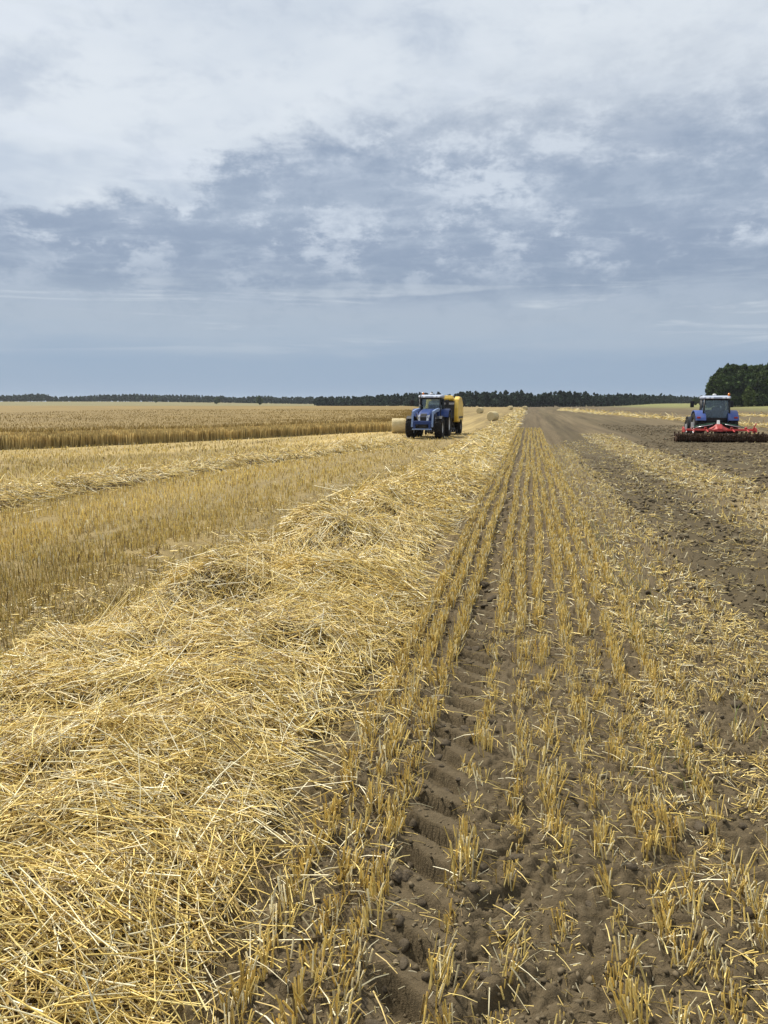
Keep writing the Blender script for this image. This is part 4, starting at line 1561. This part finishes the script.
def build_tractor(name, x, y, rz, label, loader, fender_mat, zs):
    z = float(T(x, y))
    t = empty(name, (x, y, z), rz)
    t.scale = (1, 1, zs)
    tag(t, label, 'tractor', 'blue tractors at work')
    RR, FR = 0.93, 0.72
    # running gear
    mb = MB()
    mb.box((0, 0.0, 0.93), (1.3, 0.5, 0.5), ch=0.1)
    mb.box((0, 1.2, 0.95), (0.55, 2.3, 0.55), ch=0.08)
    mb.box((0, 2.75, 0.72), (1.45, 0.24, 0.26), ch=0.05)
    mb.box((0, 3.1, 0.85), (0.5, 0.9, 0.35), ch=0.05)
    mb.part('chassis', M_IRON, t)
    for sx in (-1, 1):
        wheel(t, sx * 0.98, 0.0, RR, 0.62, 0.50, 22)
        wheel(t, sx * 0.96, 2.75, FR, 0.52, 0.38, 20)
    # bonnet
    mb = MB()
    secs = [rrect(0.98, 1.12, 2.02, 0.95, 0.16), rrect(0.96, 1.12, 1.98, 1.6, 0.16), rrect(0.92, 1.12, 1.90, 2.3, 0.16),
            rrect(0.86, 1.12, 1.78, 2.95, 0.16), rrect(0.78, 1.14, 1.64, 3.3, 0.15), rrect(0.66, 1.18, 1.50, 3.48, 0.12)]
    mb.loft(secs, smooth=False)
    hood = mb.part('hood', M_BLUE, t)
    for sx in (-1, 1):
        mb = MB()
        for i in range(5):
            mb.box((sx * 0.482, 1.9 + i * 0.2, 1.48), (0.03, 0.12, 0.34), ch=0.01)
        mb.part('side_grille', M_BLACK, hood)
    MB().prism([(3.30, 1.16), (3.505, 1.18), (3.505, 1.46), (3.36, 1.66), (3.24, 1.70)], -0.20, 0.20).part('grille', M_BLACK, t)
    for sx in (-1, 1):
        mb = MB()
        mb.add([(sx * 0.21, 3.50, 1.20), (sx * 0.33, 3.46, 1.24), (sx * 0.40, 3.32, 1.62), (sx * 0.22, 3.40, 1.55),
                (sx * 0.21, 3.56, 1.20), (sx * 0.34, 3.50, 1.24), (sx * 0.41, 3.38, 1.63), (sx * 0.22, 3.47, 1.56)],
               [(0, 1, 2, 3), (7, 6, 5, 4), (0, 4, 5, 1), (1, 5, 6, 2), (2, 6, 7, 3), (3, 7, 4, 0)])
        mb.part('headlight', M_LAMP, t)
    # cab
    yb, yf = -0.62, 0.98
    mb = MB()
    A = {}
    for sx in (-1, 1):
        A[sx] = [(sx * 0.80, yb, 1.30), (sx * 0.72, yb + 0.06, 2.72), (sx * 0.72, yf, 1.20), (sx * 0.70, yf - 0.16, 2.72), (sx * 0.84, 0.12, 1.05), (sx * 0.76, 0.16, 2.72)]
        mb.tube([A[sx][0], A[sx][1]], 0.055, 8)
        mb.tube([A[sx][2], A[sx][3]], 0.05, 8)
        mb.tube([A[sx][4], A[sx][5]], 0.045, 8)
        mb.tube([A[sx][1], A[sx][5], A[sx][3]], 0.05, 8)
    mb.tube([A[-1][3], A[1][3]], 0.05, 8)
    mb.tube([A[-1][1], A[1][1]], 0.05, 8)
    mb.tube([A[-1][0], A[1][0]], 0.05, 8)
    mb.box((0, 0.2, 1.12), (1.50, 1.6, 0.22), ch=0.04)
    mb.box((0, yb + 0.05, 1.32), (1.5, 0.1, 0.36), ch=0.02)
    mb.part('cab_frame', M_BLACK, t)
    quadpane('windscreen', [(-0.68, yf, 1.24), (0.68, yf, 1.24), (0.66, yf - 0.15, 2.70), (-0.66, yf - 0.15, 2.70)], M_GLASS, t)
    quadpane('rear_window', [(0.74, yb, 1.52), (-0.74, yb, 1.52), (-0.68, yb + 0.06, 2.70), (0.68, yb + 0.06, 2.70)], M_GLASS, t)
    for sx in (-1, 1):
        quadpane('side_window', [(sx * 0.80, yb + 0.06, 1.45), (sx * 0.83, 0.08, 1.45), (sx * 0.75, 0.12, 2.68), (sx * 0.72, yb + 0.12, 2.68)], M_GLASS, t)
        d = quadpane('door', [(sx * 0.83, 0.18, 1.12), (sx * 0.73, yf - 0.05, 1.25), (sx * 0.71, yf - 0.19, 2.68), (sx * 0.76, 0.20, 2.68)], M_GLASS, t)
        MB().box((sx * 0.86, 0.30, 1.5), (0.05, 0.2, 0.05), ch=0.01).part('handle', M_BLACK, d)
    # roof
    mb = MB()
    secs = []
    for (y_, w, z0, z1) in ((-0.82, 1.36, 2.80, 2.89), (-0.72, 1.58, 2.78, 2.95), (0.1, 1.68, 2.78, 3.0), (0.85, 1.60, 2.78, 2.95), (1.06, 1.42, 2.79, 2.89)):
        secs.append(rrect(w, z0, z1, y_, min(0.07, (z1 - z0) * 0.45)))
    mb.loft(secs)
    roof = mb.part('roof', M_ROOF, t)
    for (lx, ly) in ((-0.62, 1.08), (-0.36, 1.10), (0.36, 1.10), (0.62, 1.08), (-0.6, -0.85), (-0.34, -0.86), (0.34, -0.86), (0.6, -0.85)):
        mb = MB(); mb.box((lx, ly, 2.83), (0.17, 0.07, 0.10), ch=0.02)
        mb.part('work_light', M_LAMP, roof)
    MB().tube([(0.70, -0.5, 2.95), (0.70, -0.5, 3.04), (0.70, -0.5, 3.17)], [0.05, 0.075, 0.045], 12).part('beacon', M_ORANGE, roof)
    MB().lathe_x([(-0.12, 0.0), (-0.1, 0.06), (0, 0.09), (0.1, 0.06), (0.12, 0.0)], 12, 0, 0.3, 3.05).part('antenna_dome', M_WHITE, roof)
    # inside
    mb = MB(); mb.box((0, -0.05, 1.45), (0.5, 0.5, 0.16), ch=0.05); mb.box((0, -0.32, 1.85), (0.5, 0.14, 0.75), (R(8), 0, 0), 0.05)
    mb.part('seat', M_SEAT, t)
    mb = MB(); mb.box((0, 0.72, 1.45), (0.36, 0.22, 0.5), (R(-12), 0, 0), 0.06)
    mb.part('dashboard', M_BLACK, t)
    mb = MB()
    mb.tube([(0, 0.66, 1.66), (0, 0.50, 1.84)], 0.025, 8)
    mb.tube([(0.20 * math.cos(a), 0.50 + 0.13 * math.sin(a), 1.84 + 0.15 * math.sin(a)) for a in [2 * math.pi * i / 20 for i in range(21)]], 0.017, 6, False)
    mb.part('steering_wheel', M_BLACK, t)
    # fenders
    for sx in (-1, 1):
        mb = MB()
        fender_arc(mb, sx * 0.66, sx * 1.28, 0, RR, RR + 0.10, 28, 158, 0.05)
        fx = sx * 0.69
        arc = [((RR + 0.10) * math.cos(R(a)), RR + (RR + 0.10) * math.sin(R(a))) for a in range(28, 159, 13)]
        mb.prism(arc + [(-0.5, 1.15), (0.6, 1.15)], fx - 0.02, fx + 0.02)
        mb.part('rear_fender', fender_mat, t)
        mb = MB(); fender_arc(mb, sx * 0.74, sx * 1.18, 2.75, FR, FR + 0.07, 50, 170, 0.03, 8)
        mb.part('front_fender', M_BLACK, t)
        MB().box((sx * 1.10, -0.93, 1.52), (0.22, 0.06, 0.12), ch=0.02).part('rear_light', M_REDLENS, t)
        mb = MB()
        mb.tube([(sx * 0.72, 0.86, 2.45), (sx * 1.02, 0.98, 2.52), (sx * 1.14, 0.98, 2.50)], 0.018, 6)
        mb.box((sx * 1.20, 0.98, 2.42), (0.24, 0.08, 0.44), ch=0.03)
        mb.part('mirror', M_BLACK, t)
        mb = MB()
        for i in range(3):
            mb.box((sx * (0.92 - 0.03 * i), 0.72, 0.55 + 0.26 * i), (0.22, 0.34, 0.04))
        mb.box((sx * 0.92, 0.56, 0.82), (0.05, 0.04, 0.62)); mb.box((sx * 0.92, 0.88, 0.82), (0.05, 0.04, 0.62))
        mb.part('step', M_BLACK, t)
        MB().box((sx * 0.60, 1.25, 0.85), (0.44, 0.72, 0.5), ch=0.1).part('fuel_tank', M_BLACK, t)
    mb = MB()
    mb.tube([(0.62, 1.05, 1.3), (0.62, 1.05, 2.55), (0.62, 1.08, 2.85), (0.62, 0.98, 2.95)], 0.055, 10)
    mb.tube([(0.62, 1.05, 1.5), (0.62, 1.05, 2.3)], 0.09, 10)
    mb.part('exhaust', M_BLACK, t)
    # three-point linkage
    mb = MB()
    for sx in (-1, 1):
        mb.box((sx * 0.42, -0.72, 0.58), (0.07, 0.9, 0.12), (R(-4), 0, 0), 0.02)
        mb.tube([(sx * 0.42, -0.8, 0.6), (sx * 0.36, -0.45, 1.25)], 0.035, 8)
    mb.tube([(0, -0.35, 1.05), (0, -1.12, 1.10)], 0.04, 8)
    mb.part('linkage', M_IRON, t)
    if loader:
        for sx in (-1, 1):
            mb = MB()
            mb.prism([(0.95, 2.02), (1.18, 2.06), (2.6, 1.98), (3.75, 1.86), (4.02, 0.82), (3.88, 0.78), (3.60, 1.64), (2.5, 1.78), (1.0, 1.84)], sx * 0.66 - 0.055, sx * 0.66 + 0.055)
            mb.part('loader_arm', M_ARM, t)
            mb = MB(); mb.box((sx * 0.66, 1.25, 1.45), (0.16, 0.26, 0.95), ch=0.03)
            mb.part('loader_post', M_BLUE, t)
            mb = MB(); mb.tube([(sx * 0.66, 1.36, 1.15), (sx * 0.66, 2.2, 1.5)], 0.05, 10); mb.tube([(sx * 0.66, 2.1, 1.46), (sx * 0.66, 2.75, 1.76)], 0.028, 8)
            mb.part('loader_cylinder', M_STEEL, t)
        mb = MB()
        mb.tube([(-0.66, 3.92, 1.05), (0.66, 3.92, 1.05)], 0.06, 10)
        mb.part('cross_tube', M_ARM, t)
        mb = MB()
        mb.box((0, 4.02, 1.10), (1.18, 0.07, 0.24), ch=0.02)
        mb.box((-0.5, 4.02, 0.86), (0.14, 0.09, 0.5), ch=0.02); mb.box((0.5, 4.02, 0.86), (0.14, 0.09, 0.5), ch=0.02)
        mb.part('tool_carrier', M_BLUE, t)
        MB().box((0, 4.03, 0.66), (1.30, 0.09, 0.09), ch=0.02).part('carrier_bar', M_ARM, t)
    else:
        mb = MB()
        for i in range(8):
            mb.box((-0.35 + 0.1 * i, 3.62, 0.86), (0.085, 0.34, 0.46), ch=0.03)
        mb.part('front_weight', M_IRON, t)
    return t


def build_baler(x, y, rz):
    b = empty('round_baler', (x, y, float(T(x, y))), rz)
    tag(b, 'yellow and black round baler pulled behind the blue tractor', 'baler')
    # chamber body between the shields
    oct_ = [(1.35, 0.62), (1.62, 1.15), (1.60, 1.9), (1.15, 2.55), (0.3, 2.72), (-0.75, 2.66), (-1.55, 2.2), (-1.85, 1.4), (-1.5, 0.72), (-0.6, 0.45), (0.6, 0.45)]
    MB().prism(oct_, -0.82, 0.82).part('bale_chamber', M_BLACK, b)
    sh = [(1.30, 0.95), (1.48, 1.35), (1.44, 1.95), (1.05, 2.58), (0.25, 2.80), (-0.75, 2.76), (-1.62, 2.28), (-1.95, 1.42), (-1.7, 0.9), (-0.9, 0.85), (0.4, 0.88)]
    for sx in (-1, 1):
        mb = MB()
        secs = []
        for (xx, k) in ((0.86, 1.0), (1.14, 1.0), (1.22, 0.95)):
            secs.append([(sx * xx, -0.2 + (yy + 0.2) * k, 1.8 + (zz - 1.8) * k) for yy, zz in sh])
        mb.loft(secs)
        s = mb.part('side_shield', M_YELLOW, b)
        MB().box((sx * 1.225, -0.25, 1.25), (0.02, 2.4, 0.16), ch=0.005).part('stripe', M_BLACK, s)
        wheel(b, sx * 1.08, -0.15, 0.55, 0.42, 0.27, 18)
        MB().box((sx * 0.95, -1.95, 1.05), (0.26, 0.06, 0.14), ch=0.02).part('rear_light', M_REDLENS, b)
    # net box and guards on top at the front
    mb = MB(); mb.box((0, 1.15, 2.62), (1.7, 0.5, 0.34), (R(30), 0, 0), 0.06)
    mb.part('net_box', M_YELLOW, b)
    mb = MB(); mb.prism([(1.55, 1.0), (1.78, 1.2), (1.74, 2.2), (1.40, 2.45)], -0.95, 0.95)
    mb.part('front_panel', M_BLACK, b)
    mb = MB()
    mb.tube([(0, 3.4, 0.62), (0, 2.4, 0.75), (0.38, 1.3, 0.8)], 0.07, 10); mb.tube([(0, 2.4, 0.75), (-0.38, 1.3, 0.8)], 0.07, 10)
    mb.box((0, -0.15, 0.55), (2.0, 0.16, 0.16), ch=0.03)
    mb.part('drawbar', M_BLACK, b)
    mb = MB(); mb.tube([(0, 3.2, 0.85), (0, 1.7, 0.95)], 0.06, 10)
    mb.part('drive_shaft', M_BLACK, b)
    mb = MB()
    mb.lathe_x([(-1.05, 0.02), (-1.05, 0.17), (1.05, 0.17), (1.05, 0.02)], 16, 0, 1.75, 0.36)
    mb.part('pickup_reel', M_IRON, b)
    for i in range(14):
        mb = MB(); mb.tube([(-0.98 + i * 0.15, 1.75, 0.42), (-0.98 + i * 0.15, 2.02, 0.32), (-0.98 + i * 0.15, 2.05, 0.16)], 0.012, 5)
        mb.part('tine', M_STEEL, b)
    for sx in (-1, 1):
        MB().lathe_x([(-0.06, 0.02), (-0.06, 0.2), (0.06, 0.2), (0.06, 0.02)], 18, sx * 1.14, 1.62, 0.2).part('gauge_wheel', M_RUBBER, b)
    return b


def build_harrow(x, y, rz):
    h = empty('power_harrow', (x, y, float(T(x, y))), rz)
    h.scale = (1, 1, 0.86)
    tag(h, 'wide red cultivating implement with earthy roller behind the right tractor', 'harrow')
    HW = 2.05          # half width of the red frame
    RW = 2.58          # half width of the tined rotor and roller
    for sx in (-1, 1):
        mb = MB(); mb.box((sx * (HW / 2 + 0.1), 0.0, 0.84), (HW - 0.1, 0.30, 0.13), ch=0.03)
        mb.box((sx * (HW / 2 + 0.1), -0.36, 0.80), (HW - 0.2, 0.10, 0.09), ch=0.02)
        mb.part('wing_beam', M_RED, h)
        mb = MB(); mb.prism([(0.30, 0.62), (0.28, 0.95), (0.1, 1.05), (-0.42, 0.95), (-0.55, 0.70)], sx * HW - 0.03, sx * HW + 0.03)
        mb.part('end_plate', M_RED, h)
        mb = MB(); mb.tube([(sx * 0.35, -0.05, 1.22), (sx * 1.35, -0.05, 0.98)], 0.035, 10)
        mb.part('fold_cylinder', M_STEEL, h)
        mb = MB()
        mb.tube([(sx * 0.2, 0.1, 1.3), (sx * 0.7, 0.25, 1.22), (sx * 1.2, 0.2, 1.12), (sx * 1.6, 0.0, 0.92)], 0.03, 6)
        mb.part('hydraulic_hose', M_GREEN, h)
        for q in (0.75, 1.55):
            mb = MB(); mb.box((sx * q, -0.55, 0.78), (0.08, 0.55, 0.08), (R(14), 0, 0), 0.02)
            mb.part('roller_arm', M_RED, h)
            mb = MB(); mb.box((sx * q, 0.0, 0.96), (0.14, 0.26, 0.14), ch=0.04)
            mb.part('gearbox', M_RED, h)
        # packer roller with its rings
        mb = MB()
        prof = [(-RW / 2, 0.01)]
        nr = 19
        for i in range(nr):
            a = -RW / 2 + RW * i / nr
            q = random.uniform(-0.02, 0.02)
            prof += [(a, 0.20), (a + 0.03, 0.28 + q), (a + 0.075, 0.28 + q), (a + 0.1, 0.20)]
        prof += [(RW / 2, 0.20), (RW / 2, 0.01)]
        mb.lathe_x(prof, 22, sx * (RW / 2 + 0.02), -0.80, 0.26)
        mb.part('packer_roller', M_EARTH, h)
        # straw and earth caught round the roller
        n = 2600
        xx = sx * (0.02 + RW * RNG.random(n)); a = RNG.uniform(0.2, 3.6, n); rr = RNG.uniform(0.16, 0.27, n)
        P0 = np.stack([xx, -0.80 - rr * np.cos(a), 0.27 + rr * np.sin(a)], 1)
        D = np.stack([RNG.normal(0, 0.7, n), -np.cos(a) + RNG.normal(0, 0.5, n), np.sin(a) + RNG.normal(0, 0.5, n)], 1)
        D /= np.linalg.norm(D, axis=1)[:, None]
        pal = np.array([(0.085, 0.050, 0.034), (0.13, 0.085, 0.056), (0.19, 0.13, 0.08), (0.30, 0.22, 0.11)])
        cc = pal[RNG.choice(4, n, p=(0.45, 0.35, 0.15, 0.05))]
        V, F, C = strands(P0, D, RNG.uniform(0.05, 0.15, n), RNG.uniform(0.01, 0.024, n), cc, 2)
        o = link('caught_straw', fast_mesh('caught_straw', V, F, C), M_STUB, h); tag(o, kind='stuff')
        # earth-caked levelling board with a ragged edge
        secs = []
        for i in range(23):
            xx = sx * (0.02 + (RW + 0.04) * i / 22)
            top = 0.54 + 0.03 * math.sin(i * 1.7) + random.uniform(-0.03, 0.03) - 0.10 * (i > 19)
            yy = -0.38 + random.uniform(-0.03, 0.03)
            secs.append([(xx, yy, 0.02), (xx, yy - 0.10, 0.04), (xx, yy - 0.07, top), (xx, yy, top)])
        mb = MB().loft(secs)
        mb.part('levelling_board', M_EARTH, h)
        for i in range(11):
            mb = MB()
            xx = sx * (0.14 + i * 0.24)
            mb.tube([(xx, 0.0, 0.7), (xx, 0.05, 0.4), (xx, -0.1, -0.05)], [0.05, 0.04, 0.025], 6)
            mb.part('tine', M_EARTH, h)
    mb = MB()
    P = [(0.4, 0.74), (0.45, 0.95), (0.2, 1.28), (0.0, 1.28), (-0.40, 0.95), (-0.45, 0.72)]
    mb.loft([[(xx, 0.4 * 0 + yy * k, 0.74 + (zz - 0.74) * k) for yy, zz in P] for xx, k in ((-0.55, 0.35), (-0.3, 0.62), (-0.14, 0.92), (0.14, 0.92), (0.3, 0.62), (0.55, 0.35))])
    mb.part('headstock', M_RED, h)
    mb = MB(); mb.prism([(0.30, 1.2), (0.30, 1.50), (0.18, 1.52), (0.0, 1.2)], -0.07, 0.07)
    mb.part('top_mast', M_WHITE, h)
    mb = MB(); mb.tube([(0, 0.3, 1.0), (0, 1.1, 0.85)], 0.07, 10)
    mb.part('drive_shaft', M_BLACK, h)
    for (px_, hh) in ((-1.95, 1.25), (-1.6, 1.38)):
        mb = MB(); mb.tube([(px_, -0.2, 0.8), (px_, -0.2, hh - 0.3)], 0.03, 8); mb.box((px_, -0.22, hh - 0.22), (0.09, 0.03, 0.42), ch=0.005)
        mb.part('marker_board', M_WHITE, h)
    mb = MB(); mb.tube([(1.95, -0.2, 0.85), (1.98, -0.25, 1.1), (2.08, -0.25, 1.32)], 0.03, 8)
    mb.part('light_bracket', M_RED, h)
    return h


def bale_mat():
    m, k, bs = new_mat('net-wrapped straw')
    tc = k.n('ShaderNodeTexCoord')
    n = k.noise(k.scalevec(tc.outputs['Object'], (4, 30, 30)), 1.0, 5, 0.65, 0.5)
    n2 = k.noise(tc.outputs['Object'], 2.2, 4, 0.6)
    c = k.ramp(n, [(0.3, (0.46, 0.37, 0.19)), (0.55, (0.62, 0.52, 0.30)), (0.75, (0.74, 0.65, 0.42))])
    c = k.mix(k.smooth(n2, 0.45, 0.7, 0, 0.35), c, (0.40, 0.30, 0.14, 1))
    k.t.links.new(c, bs.inputs['Base Color'])
    bs.inputs['Roughness'].default_value = 0.8
    bs.inputs['Specular IOR Level'].default_value = 0.15
    bp = k.n('ShaderNodeBump'); bp.inputs['Strength'].default_value = 0.7; bp.inputs['Distance'].default_value = 0.04
    k.t.links.new(n, bp.inputs['Height']); k.t.links.new(bp.outputs[0], bs.inputs['Normal'])
    return m


M_BALE = bale_mat()


def build_bales():
    r, w = 0.64, 1.22
    mb = MB()
    prof = [(-w / 2 + 0.04, 0.01)]
    for i in range(5):
        q = 0.1 + 0.1 * i
        prof += [(-w / 2 + (0.03 if i % 2 else 0.01), q)]
    prof += [(-w / 2 + 0.02, r - 0.06), (-w / 2 + 0.07, r - 0.01), (-w / 4, r + 0.01), (0, r), (w / 4, r + 0.012), (w / 2 - 0.07, r - 0.01), (w / 2 - 0.02, r - 0.06)]
    for i in range(5):
        q = 0.5 - 0.1 * i
        prof += [(w / 2 - (0.03 if i % 2 else 0.01), q)]
    prof += [(w / 2 - 0.04, 0.01)]
    mb.lathe_x(prof, 40)
    V = np.array(mb.v)
    V *= (1 + 0.022 * fbm(V[:, 1] * 4 + V[:, 0], V[:, 2] * 4 - V[:, 0] * 2, 301, 3))[:, None]
    V[:, 2] = np.maximum(V[:, 2], -r * 0.95)            # settled flat underneath
    mb.v = [tuple(p) for p in V]
    body = mb.mesh('straw_bale'); body.materials.append(M_BALE)
    # loose wisps that stand out of the wrap
    n = 160
    a = RNG.uniform(0, 6.28, n); xx = RNG.uniform(-w / 2, w / 2, n)
    P0 = np.stack([xx, (r - 0.01) * np.cos(a), np.maximum((r - 0.01) * np.sin(a), -0.55)], 1)
    D = np.stack([RNG.normal(0, 0.7, n), np.cos(a) * 0.6 + RNG.normal(0, 0.6, n), np.sin(a) * 0.6 + RNG.normal(0, 0.6, n)], 1)
    D /= np.linalg.norm(D, axis=1)[:, None]
    Vw, Fw, Cw = strands(P0, D, RNG.uniform(0.05, 0.16, n), np.full(n, 0.006), straw_colors(n), 2)
    wisp = fast_mesh('straw_wisps', Vw, Fw, Cw); wisp.materials.append(M_STRAW)
    spots = [(-9.9, 59.0, 10, 'round straw bale lying left of the blue tractor with the baler'),
             (-10.4, 165.6, 70, 'distant round bale right of the yellow baler, leftmost of the far bales'),
             (-4.8, 103.7, 60, 'round bale on the far stubble, nearest of the far bales'),
             (-6.0, 250, 40, 'small distant bale standing highest against the pine wood'),
             (-1.4, 236, 60, 'small distant bale at the far end of the foreground swath')]
    for (x, y, a, lb) in spots:
        o = link('straw_bale', body, None)
        o.location = (x, y, float(T(x, y)) + 0.60)
        o.rotation_euler = (0, 0, R(a))
        if y < 80:
            o.scale = (0.92, 0.92, 0.92); o.location.z -= 0.045
        tag(o, lb, 'bale', 'round straw bales')
        c = link('straw_wisps', wisp, None, o); tag(c, kind='stuff')


build_tractor('tractor', -6.68, 53.6, R(178), 'blue tractor with front loader facing the camera on the stubble', True, M_BLUE, 0.96)
build_baler(-6.35, 58.6, R(178))
build_tractor('tractor', *px_ground(708.5, 50.2), R(-1), 'blue tractor seen from behind working the tilled land on the right', False, M_BLUE_PALE, 0.93)
build_harrow(*px_ground(713.6, 47.9), R(-1))
build_bales()


# ------------------------------------------------------------------ thin summer haze
def build_haze():
    mb = MB().box((0, 2500, 22.0), (8800, 5600, 50.0))
    m = bpy.data.materials.new('haze')
    m.use_nodes = True
    nt = m.node_tree
    nt.nodes.clear()
    out = nt.nodes.new('ShaderNodeOutputMaterial')
    pv = nt.nodes.new('ShaderNodeVolumePrincipled')
    pv.inputs['Color'].default_value = (0.86, 0.92, 1.0, 1)
    pv.inputs['Density'].default_value = 0.00007
    pv.inputs['Anisotropy'].default_value = 0.2
    nt.links.new(pv.outputs[0], out.inputs['Volume'])
    o = link('haze', mb.mesh('haze'), m)
    tag(o, 'thin bluish summer haze over the far fields', 'haze', None, 'stuff')


build_haze()
